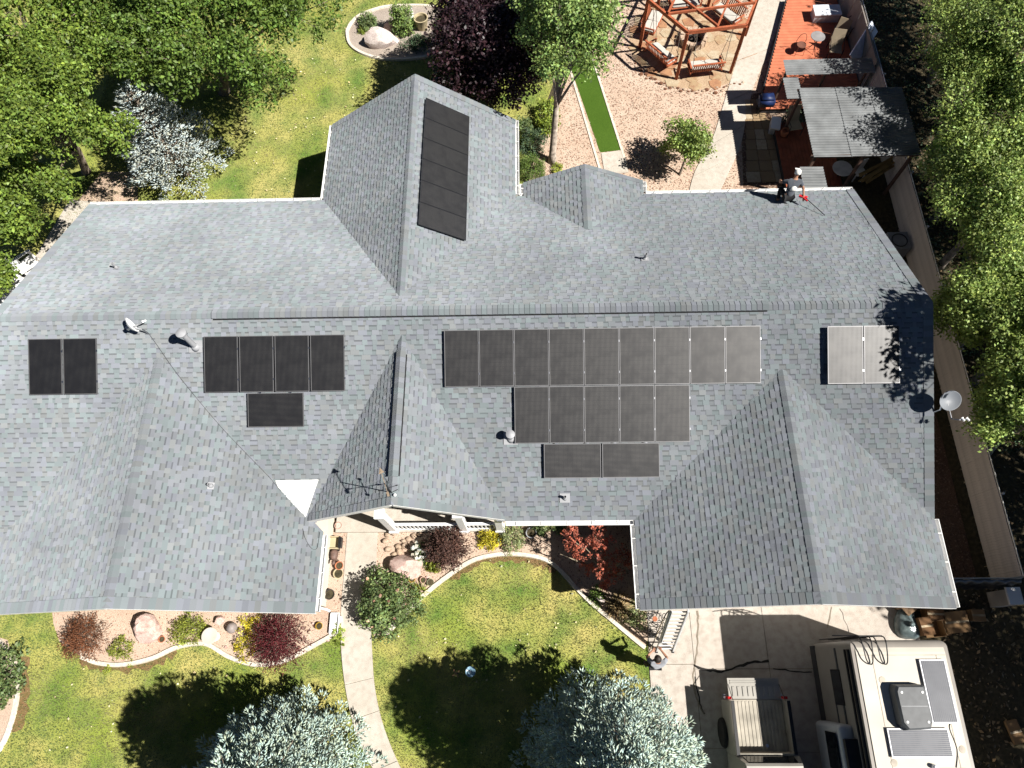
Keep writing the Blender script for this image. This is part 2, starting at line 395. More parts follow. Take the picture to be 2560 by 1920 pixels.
ridge((mx_,-5.66,mz),(mx_,-4.9,mz),sv(PL['mw'],0),sv(PL['me'],0)); ridge((mx_,-4.9,mz),(mx_,-1.2,mz),sv(PL['mw'],0),sv(PL['me'],0),.05,.17); ridge((mx_,-1.2,mz),(mx_,-.68,mz),sv(PL['mw'],0),sv(PL['me'],0))
finish(caps,'ridge_cap','ridge_cap_run')
def vent(p0,p1,sd,nrm,w0=.02,w1=.155,t0=.012,t1=.05):
    p0=Vector(p0);p1=Vector(p1); V=[]
    for q in (p0,p1): V+=[q+sd*w0+nrm*t0,q+sd*w1+nrm*t0,q+sd*w1+nrm*t1,q+sd*w0+nrm*t1]
    vm=MB(); vm.add(V,[(0,1,2,3),(7,6,5,4),(0,4,5,1),(1,5,6,2),(2,6,7,3),(3,7,4,0)]); obj('ridge_vent',vm,M_darkgap,roof)
vent((-9.28,0,HR),(6.93,0,HR),sR,PL['rear'].n,t1=.04); vent((-9.28,0,HR),(6.93,0,HR),sF,PL['front'].n,w1=.19,t1=.028)  # front vent strip juts past the caps; that black edge paints in their shadow
for k in ('mw','me'): vent((mx_,-4.88,mz),(mx_,-1.25,mz),sv(PL[k],0),PL[k].n,w1=.185,t1=.03)
# ---- shingles laid along the rakes
rakes=[]
def rake(p,a,b,inward,wid=.28):
    "a,b: xy of the rake from eave to ridge on plane p, inward: horizontal unit vector into the roof"
    A0=p.pt(*a);B0=p.pt(*b); d=B0-A0; L=d.length; d.normalize(); n=max(1,int(L/.16)); iv=Vector((inward[0],inward[1],0)); iv.z=p.b*iv.x+p.c*iv.y; iv.normalize()
    for i in range(n):
        s0=A0+d*(L*i/n-.005); s1=A0+d*(L*(i+1)/n+.01); k=pr.choice((.82,.88,.94,1.0)); hu=pr.choice(HUES)
        q=[s0-iv*.02,s0+iv*wid,s1+iv*wid,s1-iv*.02]; h=[.030,.030,.018,.018]
        V=[x+p.n*t for x,t in zip(q,h)]+[x-p.n*.02 for x in q]
        F=[(0,1,2,3),(0,4,5,1),(1,5,6,2),(2,6,7,3),(3,7,4,0)]
        if (V[1]-V[0]).cross(V[2]-V[0]).dot(p.n)<0: F=[f[::-1] for f in F]
        dd=CAMPOS-s0; rakes.append((V,F,tuple(k*x for x in hu),1/dd.length_squared))
rake(PL['gw'],(3.0385,-8.19),(gx,-8.19),(0,1)); rake(PL['ge'],(11.6545,-8.19),(gx,-8.19),(0,1))
rake(PL['le'],(-6.1288,-8.234),(lx,-8.234),(0,1)); rake(PL['lw'],(-15.726,-8.234),(lx,-8.234),(0,1))
rake(PL['mw'],(-6.64,-5.66),(mx_,-5.66),(0,1),.2); rake(PL['me'],(-.74,-5.66),(mx_,-5.66),(0,1),.2)
rake(PL['rw'],(-7.3474,9.514),(rx,9.514),(0,-1),.22); rake(PL['re'],(-.38,9.514),(rx,9.514),(0,-1),.22)
rake(PL['rear'],(XR,YR),(XR,0),(-1,0),.26); rake(PL['front'],(XR,YF),(XR,0),(-1,0),.26); rake(PL['rear'],(XL,YR),(XL,0),(1,0),.26)
rake(PL['sw'],(-.09,6.58),(sx,6.58),(0,-1),.14); rake(PL['se'],(4.21,6.58),(sx,6.58),(0,-1),.14)
finish(rakes,'rake_shingle','rake_shingle_run')
# ---- white membrane in the dead valley between the left wing and the entry gable
fp=PL['front']
q=[fp.hit(688,1201,.03),fp.hit(796,1199,.03),fp.hit(757,1313,.03),fp.hit(736,1313,.03)]
mb=MB(); mb.add([x for x in q]+[x-fp.n*.025 for x in q],[(3,2,1,0),(0,1,5,4),(1,2,6,5),(2,3,7,6),(3,0,4,7)]); vmb=obj('valley_membrane',mb,mat('white membrane',(.70,.70,.68),.7,.07,5,.3,14),house)
for (ax,ay),(bx,by) in (((724,1200),(742,1312)),((764,1200),(750,1312)),((700,1236),(783,1234))):
    a_,b_=fp.hit(ax,ay,.032),fp.hit(bx,by,.032); m_=MB(); m_.bar(a_,b_,.018,.008,up=fp.n); obj('seam',m_,M_trim,vmb)
# ---- walls
def wallbox(mb,x0,x1,y0,y1,z=2.62): mb.box(((x0+x1)/2,(y0+y1)/2,z/2),(x1-x0,y1-y0,z))
mb=MB()
wallbox(mb,-15.55,11.2,-3.4,5.55); wallbox(mb,-15.3,-6.62,-7.85,-3.4); wallbox(mb,3.5,11.22,-7.8,-3.4); wallbox(mb,-.9,3.5,-5.2,-3.4); wallbox(mb,-6.9,-.85,5.55,9.1); wallbox(mb,.35,3.8,5.55,6.3)
def pent(mb,x0,x1,xr,zr,pit,y,t):
    P=[(x0,2.6),(x1,2.6),(x1,zr-pit*abs(x1-xr)-.08),(xr,zr-.08),(x0,zr-pit*abs(x0-xr)-.08)]
    v=[(x,y,z) for x,z in P]+[(x,y+t,z) for x,z in P]; n=5
    mb.add(v,[tuple(range(n)),tuple(range(2*n-1,n-1,-1))]+[(i,n+i,n+(i+1)%n,(i+1)%n) for i in range(n)])
pent(mb,-15.3,-6.62,lx,lz,lp,-7.85,.2); pent(mb,3.5,11.22,gx,gz,gp,-7.8,.2); pent(mb,-6.9,-.85,rx,rz,rp,8.9,.2); pent(mb,.35,3.8,sx,sz,sp,6.1,.2)
obj('wall',mb,M_wall,house)
# fascia boards
def fascia(a,b,off,hh=.17): 
    m_=MB(); a=Vector(a);b=Vector(b); m_.bar(a+Vector((0,0,-hh/2-.01)),b+Vector((0,0,-hh/2-.01)),.03,hh); return obj('fascia_board',m_,M_trim,house)
for key,a,b in (('gw',(3.0385,-8.2),(gx,-8.2)),('ge',(11.6545,-8.2),(gx,-8.2)),('le',(-6.1288,-8.245),(lx,-8.245)),('lw',(-15.726,-8.245),(lx,-8.245)),('mw',(-6.64,-5.672),(mx_,-5.672)),('me',(-.74,-5.672),(mx_,-5.672)),('rw',(-7.3474,9.525),(rx,9.525)),('re',(-.38,9.525),(rx,9.525)),('sw',(-.09,6.59),(sx,6.59)),('se',(4.21,6.59),(sx,6.59)),('rear',(XR+.01,YR),(XR+.01,0)),('front',(XR+.01,YF),(XR+.01,0)),('rear',(XL-.01,YR),(XL-.01,0)),('front',(XL-.01,YF),(XL-.01,0))):
    p=PL[key]; fascia(p.pt(*a),p.pt(*b),0)
# gutters
def gutter(a,b,o,z,step=.62):
    a=Vector((*a,z));b=Vector((*b,z));o=Vector((*o,0)); prof=[(.0,-.015),(.0,-.13),(.09,-.13),(.135,-.06),(.135,-.01),(.12,-.01),(.12,-.055),(.085,-.118),(.012,-.118),(.012,-.015)]
    n=len(prof); V=[a+o*x+Vector((0,0,y)) for x,y in prof]+[b+o*x+Vector((0,0,y)) for x,y in prof]
    m_=MB(); m_.add(V,[(i,(i+1)%n,n+(i+1)%n,n+i) for i in range(n)]+[tuple(range(n-1,-1,-1)),tuple(range(n,2*n))])
    for e in (a,b): m_.bar(e+o*.004+Vector((0,0,-.07)),e+o*.131+Vector((0,0,-.07)),.006,.118)
    g=obj('gutter',m_,M_white,house)
    d=b-a; k=max(1,int(d.length/step))
    for i in range(k):
        p=a+d*((i+.5)/k); t=MB(); t.bar(p+o*-.02+Vector((0,0,-.004)),p+o*.13+Vector((0,0,-.004)),.022,.012); obj('gutter_bracket',t,M_trim,g)
gutter((XL,YR),(-7.45,YR),(0,1),ZE); gutter((4.3,YR),(XR,YR),(0,1),ZE)
gutter((-7.3474,9.5),(-7.3474,6.14),(-1,0),ZE); gutter((-.38,6.1),(-.38,9.5),(1,0),2.79)
gutter((-.24,6.0),(-.1,6.0),(0,1),ZE,1); gutter((-.09,6.15),(-.09,6.56),(-1,0),ZE,.4); gutter((4.21,6.56),(4.21,6.14),(1,0),ZE,.4)
gutter((-.72,YF),(3.0,YF),(0,-1),2.877); gutter((3.0385,-8.17),(3.0385,-5.85),(-1,0),2.877); gutter((11.6545,-8.17),(11.6545,-5.75),(1,0),2.877)
gutter((-6.1288,-8.2),(-6.1288,-6.05),(1,0),ZE)
# downspout at the left wing's corner with its ground outlet
mb=MB(); c0=Vector((-6.06,-8.05,2.62)); mb.tube([c0,c0+Vector((-.3,.1,-.35)),(-6.54,-7.95,2.1),(-6.54,-7.95,.2),(-6.45,-8.0,.12)],.045,8); obj('downspout',mb,M_white,house,True)
mb=MB(); mb.tube([Vector((3.0,-8.05,2.75)),(3.35,-7.95,2.4),(3.42,-7.88,2.0),(3.42,-7.88,.15),(3.2,-8.1,.08)],.045,8); obj('downspout',mb,M_white,house,True)
# doors, windows
def window(x,y,z,wd,ht,ny):
    m_=MB(); m_.box((x,y+ny*.03,z),(wd+.14,.06,ht+.14)); f=obj('window',m_,M_trim,house); m_=MB(); m_.box((x,y+ny*.055,z),(wd,.03,ht)); obj('pane',m_,M_glass,f)
def window_x(x,y,z,wd,ht,nx):
    m_=MB(); m_.box((x+nx*.03,y,z),(.06,wd+.14,ht+.14)); f=obj('window',m_,M_trim,house); m_=MB(); m_.box((x+nx*.055,y,z),(.03,wd,ht)); obj('pane',m_,M_glass,f)
for x in (-13,-9): window(x,-7.85,1.45,1.5,1.2,-1)
window(1.2,-5.2,1.45,1.6,1.2,-1); window_x(-6.62,-7.0,1.4,.9,1.1,1); window_x(-6.9,7.4,1.45,1.5,1.2,-1); window(-3.9,9.1,1.4,1.8,1.3,1); window(7.8,5.55,1.5,1.5,1.1,1); window(-11,5.55,1.5,1.5,1.1,1)
for x0,x1 in ((3.95,6.5),(6.9,10.9)):
    m_=MB(); m_.box(((x0+x1)/2,-7.83,1.08),(x1-x0,.05,2.16)); g=obj('garage_door',m_,M_trim,house)
    for i in range(4):
        m_=MB(); m_.box(((x0+x1)/2,-7.865,.3+i*.52),(x1-x0-.1,.025,.46)); obj('door_panel',m_,M_trim,g)
m_=MB(); m_.box((-4.4,-3.43,1.05),(1.0,.06,2.1)); d=obj('front_door',m_,mat('door paint',(.25,.06,.04),.5),house); m_=MB(); m_.tube([(-4.02,-3.5,1.0),(-4.02,-3.5,1.15)],.015,6); obj('handle',m_,M_alu,d)
# porch: floor, posts, railing with balusters
mb=MB(); mb.prism([(-6.5,-5.5),(-.95,-5.5),(-.95,-3.4),(-6.5,-3.4)],0.,.16); obj('porch_floor',mb,M_conc,house)
pA=U(988,1319,.1); pB=U(1163,1311,.1); yr=-5.42
for x in (pA.x,pB.x,-1.0):
    mb=MB(); mb.box((x,yr,1.42),(.22,.22,2.55)); mb.box((x,yr,.24),(.3,.3,.2)); mb.box((x,yr,2.62),(.3,.3,.14)); obj('porch_post',mb,M_white,house)
def rail(x0,x1):
    mb=MB(); mb.box(((x0+x1)/2,yr,.98),(x1-x0,.09,.06)); r=obj('railing',mb,M_white,house)
    mb=MB(); mb.box(((x0+x1)/2,yr,.26),(x1-x0,.07,.06)); obj('bottom_rail',mb,M_white,r)
    n=int((x1-x0)/.13)
    for i in range(n):
        x=x0+(i+.5)*(x1-x0)/n; t=MB(); t.box((x,yr,.62),(.045,.045,.67)); obj('baluster',t,M_white,r)
rail(pA.x+.12,pB.x-.12); rail(pB.x+.12,-1.12)
# ================================================================== solar panels
def stripe_mat(name,line,cell,freq,rough_l=.4,rough_c=.22,cells=None,cellgap=.02):
    m=bpy.data.materials.new(name); m.use_nodes=True; nt=m.node_tree;N=nt.nodes;L=nt.links;b=N['Principled BSDF']
    tc=N.new('ShaderNodeTexCoord'); sx_=N.new('ShaderNodeSeparateXYZ'); L.new(tc.outputs['Object'],sx_.inputs[0])
    def M_(op,a,b_=None):
        q=N.new('ShaderNodeMath'); q.operation=op
        for i,v in enumerate((a,b_)):
            if v is None: continue
            if isinstance(v,(int,float)): q.inputs[i].default_value=v
            else: L.new(v,q.inputs[i])
        return q.outputs[0]
    fr=M_('FRACT',M_('MULTIPLY',sx_.outputs[0],freq)); ln=M_('GREATER_THAN',fr,.58)
    fy=M_('FRACT',M_('MULTIPLY',sx_.outputs[1],1/.13)); gap=M_('LESS_THAN',fy,.06)
    ln2=M_('MULTIPLY',ln,M_('SUBTRACT',1.,M_('MULTIPLY',gap,.7)))
    no=N.new('ShaderNodeTexNoise'); no.inputs['Scale'].default_value=2.5; L.new(tc.outputs['Object'],no.inputs[0])
    rm=N.new('ShaderNodeMapRange'); rm.inputs[1].default_value=.35; rm.inputs[2].default_value=.65; rm.inputs[3].default_value=.7; rm.inputs[4].default_value=1.15; L.new(no.outputs[0],rm.inputs[0]); oi=N.new('ShaderNodeObjectInfo'); orr=N.new('ShaderNodeMapRange'); orr.inputs[3].default_value=.82; orr.inputs[4].default_value=1.12; L.new(oi.outputs['Random'],orr.inputs[0])
    mx=N.new('ShaderNodeMix'); mx.data_type='RGBA'; mx.inputs[6].default_value=(*cell,1); mx.inputs[7].default_value=(*line,1); L.new(M_('MULTIPLY',M_('MULTIPLY',ln2,rm.outputs[0]),orr.outputs[0]),mx.inputs[0]); L.new(mx.outputs[2],b.inputs['Base Color'])
    L.new(M_('MULTIPLY',ln2,.9),b.inputs['Metallic']); rr=N.new('ShaderNodeMapRange'); rr.inputs[3].default_value=rough_c; rr.inputs[4].default_value=rough_l; L.new(ln2,rr.inputs[0]); L.new(rr.outputs[0],b.inputs['Roughness'])
    b.inputs['Specular IOR Level'].default_value=.5
    return m
M_cell=stripe_mat('solar cells',(.085,.083,.08),(.005,.0055,.008),28,.60,.42)
M_pframe=mat('anodised frame',(.045,.046,.05),.35,.05,metal=.6)
M_pframe2=mat('bright anodised edge',(.15,.15,.155),.5,.05,metal=.5)
PW,PLN=1.0,1.65
def mesh_of(mb,m):
    me=bpy.data.meshes.new('panel'); me.from_pydata([tuple(v) for v in mb.v],[],mb.f); me.materials.append(m); me.update(); return me
mb=MB(); t=.02
mb.box((0,PLN/2-t/2,.02),(PW,t,.04)).box((0,-PLN/2+t/2,.02),(PW,t,.04)).box((PW/2-t/2,0,.02),(t,PLN-2*t,.04)).box((-PW/2+t/2,0,.02),(t,PLN-2*t,.04)); ME_fr=mesh_of(mb,M_pframe2)
mb=MB(); mb.box((0,0,.018),(PW-2*t,PLN-2*t,.03)); ME_frd=ME_fr.copy(); ME_frd.materials[0]=M_pframe; ME_gl=mesh_of(mb,M_cell)
ME_cl=mesh_of(MB().box((0,0,0),(.035,.06,.012)),M_alu)
ME_ft={}
def solar(p,x,y,landscape,label,off,group):
    "panel centred at roof point (x,y) on plane p"
    c=p.pt(x,y,off); ex,ey=(p.uu,p.vv)
    if landscape: ex,ey=p.vv,-p.uu
    o=bpy.data.objects.new('solar_panel',None); C.objects.link(o); o.matrix_world=Matrix.Translation(c)@Matrix((ex,ey,p.n)).transposed().to_4x4()
    tag(o,label,'solar panel',group)
    k=round(off,3)
    if k not in ME_ft:
        ME_ft[k]=mesh_of(MB().box((0,0,-off/2+.004),(.05,.05,off-.004)),M_alu)
    for nm,me,loc in (('frame',ME_fr,(0,0,0)),('cell_sheet',ME_gl,(0,0,0)))+tuple(('mounting_foot',ME_ft[k],(a,b,0)) for a in (-.4,.4) for b in (-.6,.6))+tuple(('clamp',ME_cl,(.507,b,.038)) for b in (-.45,.45)):
        q=bpy.data.objects.new(nm,me); C.objects.link(q); q.parent=o; q.location=loc
ORD=['first','second','third','fourth','fifth','sixth','seventh','eighth','ninth']
cf=1/math.hypot(1,PM)
def row(p,x0,n,ytop,land,what,off,group,pitch):
    ln=(PW if land else PLN)*cf
    for i in range(n): solar(p,x0+(i+.5)*pitch,ytop-ln/2,land,(f'{ORD[i]} from the left of the {what}' if n>1 else what),off,group)
F_=PL['front']; g_='solar panels on the roof'; of=.085
row(F_,-14.80,2,-.62,False,'two panels at the left roof end',of,g_,1.045)
row(F_,-9.55,4,-.62,False,'four-panel row beside the grey vent',of,g_,1.05)
row(F_,-8.30,1,-.62-PLN*cf-.03,True,'single sideways black solar panel hung below the row of four',of,g_,1.74)
row(F_,-2.45,9,-.55,False,'nine-panel top row of solar panels',of,g_,1.0167)
row(F_,-.43,5,-.55-PLN*cf-.02,False,'five solar panels under the row of nine',of,g_,1.0167)
row(F_,.40,2,-.55-2*PLN*cf-.04,True,'two sideways panels below the main array',of,g_,1.69)
row(F_,8.56,2,-.60,False,'two pale panels by the right gable end',.16,g_,1.03)
re=PL['re']
NM=['farthest of the six panels on the rear gable','second farthest of the six panels on the rear gable','third farthest of the six panels on the rear gable','fourth farthest of the six panels on the rear gable','fifth farthest of the six panels on the rear gable','nearest of the six panels on the rear gable, by the main ridge']
for i in range(6):
    y=8.58-(i+.5)*.878
    # these panels lie with their long side up the slope
    c=re.pt(-2.78,y,.09); o=bpy.data.objects.new('solar_panel',None); C.objects.link(o); ex,ey=re.uu,re.vv
    o.matrix_world=Matrix.Translation(c)@Matrix((ex,ey,re.n)).transposed().to_4x4()@Matrix.Diagonal((.865,1.03,1,1)); tag(o,NM[i],'solar panel',g_)
    if .09 not in ME_ft: ME_ft[.09]=mesh_of(MB().box((0,0,-.041),(.05,.05,.086)),M_alu)
    for nm,me,loc in (('frame',ME_frd,(0,0,0)),('cell_sheet',ME_gl,(0,0,0)))+tuple(('mounting_foot',ME_ft[.09],(a,b,0)) for a in (-.4,.4) for b in (-.6,.6)):
        q=bpy.data.objects.new(nm,me); C.objects.link(q); q.parent=o; q.location=loc
# ================================================================== paths, beds, kerbs
def polypx(pts,z=0.): return [(v.x,v.y) for v in UL(pts,z)]
def curvepx(pts,z=0,k=6): return smoothcurve([U(a,b,z) for a,b in pts],k)
def slabs(name,left,right,joints,z,m,gap=.012):
    "a concrete path cast in slabs between two edges; joints = positions 0..1 along it"
    par=struct(name,MB().prism([(p.x,p.y) for p in left]+[(p.x,p.y) for p in reversed(right)],.0,z-.03),M_kerb)
    n=len(left)
    def at(c,t):
        f=t*(n-1); i=min(int(f),n-2); return c[i].lerp(c[i+1],f-i)
    js=[0]+joints+[1]
    for a,b in zip(js[:-1],js[1:]):
        ts=[a+.0015]+[i/(n-1) for i in range(n) if a+.004<i/(n-1)<b-.004]+[b-.0015]
        L_=[at(left,t) for t in ts]; R_=[at(right,t) for t in ts]
        mb=MB(); mb.prism([(p.x,p.y) for p in L_]+[(p.x,p.y) for p in reversed(R_)],.006,z); obj('slab',mb,m,par)
    return par
WL=[(870,1322),(862,1420),(853,1540),(855,1640),(868,1740),(892,1835),(935,1925),(975,1990)]
WR=[(946,1322),(940,1420),(929,1540),(931,1630),(938,1720),(958,1810),(993,1900),(1030,1970)]
slabs('front_path',curvepx(WL),curvepx(WR),[.3,.53,.66,.86],.05,M_conc)
ent=[(845,1262),(1000,1262),(1000,1318),(868,1321),(845,1321)]
struct('entry_pad',MB().prism(polypx(ent),.0,.05),M_conc)
BED1=[(128,1500),(135,1560),(150,1605),(205,1642),(250,1658),(310,1661),(380,1646),(440,1619),(490,1609),(525,1613),(570,1640),(620,1658),(660,1661),(710,1652),(770,1622),(846,1576),(852,1540),(862,1420),(870,1310),(800,1290),(780,1500)]
BED2=[(946,1310),(940,1420),(930,1530),(935,1590),(965,1585),(1018,1530),(1060,1488),(1120,1440),(1180,1402),(1240,1387),(1300,1386),(1360,1398),(1400,1425),(1440,1470),(1480,1510),(1530,1552),(1580,1594),(1612,1620),(1630,1560),(1600,1500),(1600,1270),(950,1262)]
BED3=[(-60,1575),(20,1600),(40,1660),(44,1740),(20,1830),(-10,1890),(-120,1930),(-120,1580)]
for nm,pl in (('front_bed',BED1),('entry_bed',BED2),('side_bed',BED3)): sheet(nm,polypx(pl),.024,M_gravel)
# worn soil rims between kerb and grass
for cv,w_ in ((BED1[3:17],.30),(BED2[7:13],.34),(BED3[1:6],.4)):
    pass
def kerb(pts,wd=.16,h=.09,k=5): return struct('kerb',strip(curvepx(pts,0,k),wd,.0,h),M_kerb)
kerb(BED1[3:17]); kerb(BED2[4:18]); kerb([(0,1602),(36,1650),(44,1740),(22,1830),(-10,1890)])
M_soil=ground_mat('dry soil',A(188,150,110,.45),A(170,138,96,.45),A(150,140,80,.45),1.,8,120,bump=.6)
def rim(pts,wd,off,z=.012):
    c=curvepx(pts); n=len(c); out=[]
    for i,p in enumerate(c):
        t=c[min(i+1,n-1)]-c[max(i-1,0)]; t.z=0; t.normalize(); nn=Vector((t.y,-t.x,0)); out.append(p+nn*(off+random.uniform(.3,1)*wd))
    struct('soil_rim',MB().prism([(p.x,p.y) for p in c]+[(p.x,p.y) for p in reversed(out)],.0,z),M_soil)
rim([(205,1642),(250,1658),(310,1661),(380,1646),(440,1619)],.3,.05); rim([(1120,1440),(1180,1402),(1240,1387),(1300,1386),(1360,1398),(1395,1422)],.3,.05); rim([(36,1650),(44,1740),(22,1830)][::-1],.45,.05)
# ---- driveway in four slabs with sealed cracks
M_seal=mat('crack sealant',A(196,182,162,.45),.9,.1,20); M_crack=mat('open crack',(.03,.028,.026),.95,.1)
dw=struct('driveway',MB().prism([(3.62,-7.7),(12.0,-7.7),(12.2,-30),(3.5,-30)],.0,.012),M_seal)
jx=U(1925,1690).x; jy=U(1900,1672).y; x1=U(1738,1690).x
for a,b,c,d in ((3.64,x1,-9.6,-7.7),(x1,jx,jy,-7.7),(jx,12.0,jy,-7.7),(3.6,x1,-12.0,-9.6),(x1,jx,-11.9,jy),(jx,12.1,-12,jy),(3.55,x1,-30,-12.0),(x1,jx,-30,-11.9),(jx,12.2,-30,-12)):
    mb=MB(); mb.prism([(a+.008,c+.008),(b-.008,c+.008),(b-.008,d-.008),(a+.008,d-.008)],.005,.04); obj('slab',mb,M_conc2,dw)
def crack(pts,wd,m,z=.044):
    pts=[U(a,b,.04) for a,b in pts]; P=[]
    for a,b in zip(pts[:-1],pts[1:]):
        for i in range(4): q=a.lerp(b,i/4); P.append(q+Vector((random.uniform(-.025,.025),random.uniform(-.025,.025),0)))
    P.append(pts[-1]); L=[];Rr=[]
    for i,p in enumerate(P):
        t=P[min(i+1,len(P)-1)]-P[max(i-1,0)]; t.normalize(); nn=Vector((-t.y,t.x,0))*wd*random.uniform(.35,.8); L.append(p+nn);Rr.append(p-nn)
    n=len(P); mb=MB(); mb.add([(p.x,p.y,z) for p in L]+[(p.x,p.y,z) for p in Rr],[(i,i+1,n+i+1,n+i) for i in range(n-1)]); obj('crack',mb,m,dw)
crack([(1742,1525),(1745,1560),(1743,1620),(1735,1665),(1733,1690),(1740,1745),(1760,1785)],.05,M_seal)
crack([(1733,1665),(1775,1675),(1812,1679),(1850,1665),(1885,1655),(1922,1652)],.055,M_crack)
crack([(2078,1518),(2068,1570)],.03,M_seal); crack([(2100,1520),(2122,1580)],.015,M_crack); crack([(1932,1672),(1990,1678),(2030,1680)],.03,M_crack); crack([(1738,1690),(1750,1760),(1762,1785)],.03,M_crack)
# ---- back yard: turf strip, edgings, pad, diagonal path, paver patio
sheet('turf_strip',polypx([(1425,110),(1468,110),(1551,376),(1500,382),(1425,165)]),.02,M_turf)
def edge(a,b,wd=.12,h=.05): return struct('edging_strip',strip([U(*a),U(*a).lerp(U(*b),.5),U(*b)],wd,.0,h),M_kerb)
edge((1422,165),(1504,440)); edge((1466,100),(1565,410))
struct('concrete_pad',MB().prism(polypx([(1503,384),(1553,377),(1572,432),(1512,438)]),.0,.04),M_conc)
DWp=polypx([(1893,-20),(1886,15),(1842,150),(1812,250),(1780,350),(1737,430),(1718,500)]); DRp=polypx([(1985,-20),(1967,15),(1925,120),(1885,215),(1864,300),(1848,372),(1790,500)])
V3=lambda l:[Vector((a,b,0)) for a,b in l]
slabs('garden_path',smoothcurve(V3(DWp),4),smoothcurve(V3(DRp),4),[.12,.34,.52,.7,.86],.045,M_conc)
M_paver=ground_mat('aggregate paver',A(186,160,124,.6),A(166,140,108,.6),A(206,180,144,.6),1.,40,160,bump=.6)
M_paver2=ground_mat('smooth paver',A(216,198,168,.6),A(200,180,150,.6),A(226,210,180,.6),1.,10,160,bump=.3)
pp=struct('paver_patio',MB().prism(polypx([(1850,240),(1905,232),(1992,470),(1858,470)]),.0,.02),M_brown_gravel)
c0,c1=U(1862,250),U(1865,458); ex=(U(1975,458)-c1); 
for i in range(8):
    for j in range(3):
        t=(i+.5)/8; a=c0.lerp(c1,t); wdx=(U(1900+ (1978-1900)*t,250+208*t)-a).x/3
        mb=MB(); mb.box((a.x+wdx*(j+.5),a.y,.03),(wdx-.03,abs(c1.y-c0.y)/8-.03,.04),rz=random.uniform(-.02,.02)); obj('paver',mb,M_paver2 if (i*3+j*5)%7 in (0,3) else M_paver,pp)
# light gravel gap on the far left of the house, strip of paving beside its side wall
sheet('left_path',polypx([(175,500),(240,505),(60,790),(-40,790),(60,690)]),.02,M_conc)
sheet('left_gravel',polypx([(255,430),(345,430),(345,520),(180,520)]),.016,M_gravel)
# fire-pit flagstones
HC=Vector((7.62,16.48,0)); HRAD=2.42; HA=R(-113)
Mtan=ground_mat('tan joint sand',A(222,196,164,.6),A(206,178,146,.6),A(190,158,128,.55),1.5,20,120,bump=.5)
pfl=struct('flagstone_patio',MB().prism([(HC.x+2.85*math.cos(t*math.pi/12),HC.y+2.85*math.sin(t*math.pi/12)) for t in range(24)],.0,.02),Mtan)
fr=random.Random(5); Mf=[M_flag,ground_mat('pale flagstone',A(238,220,190,.5),A(224,204,170,.5),A(206,176,140,.5),1.5,4,80,bump=.4),ground_mat('rust flagstone',A(222,172,130,.5),A(210,156,118,.5),A(190,140,110,.5),1.5,4,80,bump=.4)]
for rr,nn in ((.75,5),(1.25,8),(1.75,11),(2.25,14),(2.66,18)):
    for k in range(nn):
        a=(k+fr.random()*.4)/nn*2*math.pi; c=HC+Vector((rr*math.cos(a),rr*math.sin(a),0)); r_=.30+.05*fr.random(); m_=fr.randint(5,7); a0=fr.random()*6
        mb=MB(); mb.prism([(c.x+r_*fr.uniform(.8,1.1)*math.cos(a0+t*2*math.pi/m_),c.y+r_*fr.uniform(.8,1.1)*math.sin(a0+t*2*math.pi/m_)) for t in range(m_)],.01,.035+fr.random()*.012); obj('flagstone',mb,fr.choice(Mf),pfl)
# ---- oval planting bed on the back lawn
OV=[(868,80),(874,110),(900,132),(950,148),(1010,150),(1070,142),(1110,118),(1133,85),(1130,60),(1100,30),(1075,18),(1020,16),(960,20),(905,38),(880,58)]
sheet('oval_bed',polypx(OV),.024,ground_mat('pale bed gravel',A(226,214,200,.6),A(210,196,182,.58),A(186,166,150,.5),.8,38,150,bump=1.,bsc=70))
struct('kerb',strip(smoothcurve([U(a,b) for a,b in OV]+[U(*OV[0])],5),.16,.0,.1),M_kerb)
# ================================================================== vegetation
def leafmat(name,col,rough=.5,trans=.3,spec=.35,var=.18): return mat(name,col,rough,var,1.6,attr='tint',trans=trans,spec=spec)
M_bark=mat('grey bark',(.16,.13,.10),.9,.25,6,.6,30); M_bark2=mat('pale bark',(.34,.29,.24),.85,.25,7,.5,30); M_twig=mat('pale twig',(.30,.25,.18),.85,.2,5)
ML=dict(ash=leafmat('ash leaves',(.12,.19,.034)),maple=leafmat('maple leaves',(.155,.225,.038)),aspen=leafmat('aspen leaves',(.19,.275,.075)),plum=leafmat('plum leaves',(.030,.014,.018),.45,.15),
 elm=leafmat('elm leaves',(.25,.335,.085)),spruce=leafmat('blue spruce needles',(.42,.53,.46),.6,.1,.25,.14),palespruce=leafmat('silver spruce needles',(.44,.50,.48),.6,.1,.25,.1),rose=leafmat('rose leaves',(.15,.21,.075)),barberry=leafmat('barberry leaves',(.24,.10,.05),.5,.25),
 redbarb=leafmat('crimson leaves',(.15,.028,.035),.5,.3),smoke=leafmat('brown leaves',(.115,.062,.05),.55,.2),gold=leafmat('golden leaves',(.55,.48,.04),.5,.3),lime=leafmat('lime leaves',(.27,.31,.05),.5,.3),
 jmaple=leafmat('red maple leaves',(.46,.14,.09),.5,.3),juniper=leafmat('juniper needles',(.10,.16,.03),.6,.15),bluejun=leafmat('blue green needles',(.075,.12,.06),.6,.15),varieg=leafmat('cream edged leaves',(.26,.30,.13),.5,.25),dry=leafmat('dry grass',(.36,.27,.14),.7,.2),white=leafmat('white petals',(.7,.7,.62),.5,.3),pink=leafmat('salmon petals',(.62,.36,.27),.5,.3),vine=leafmat('vine leaves',(.24,.31,.05),.45,.3),grass=leafmat('grass blades',(.205,.23,.098),.6,.35,.2),twigleaf=leafmat('dead brush',(.25,.19,.11),.8,.1))
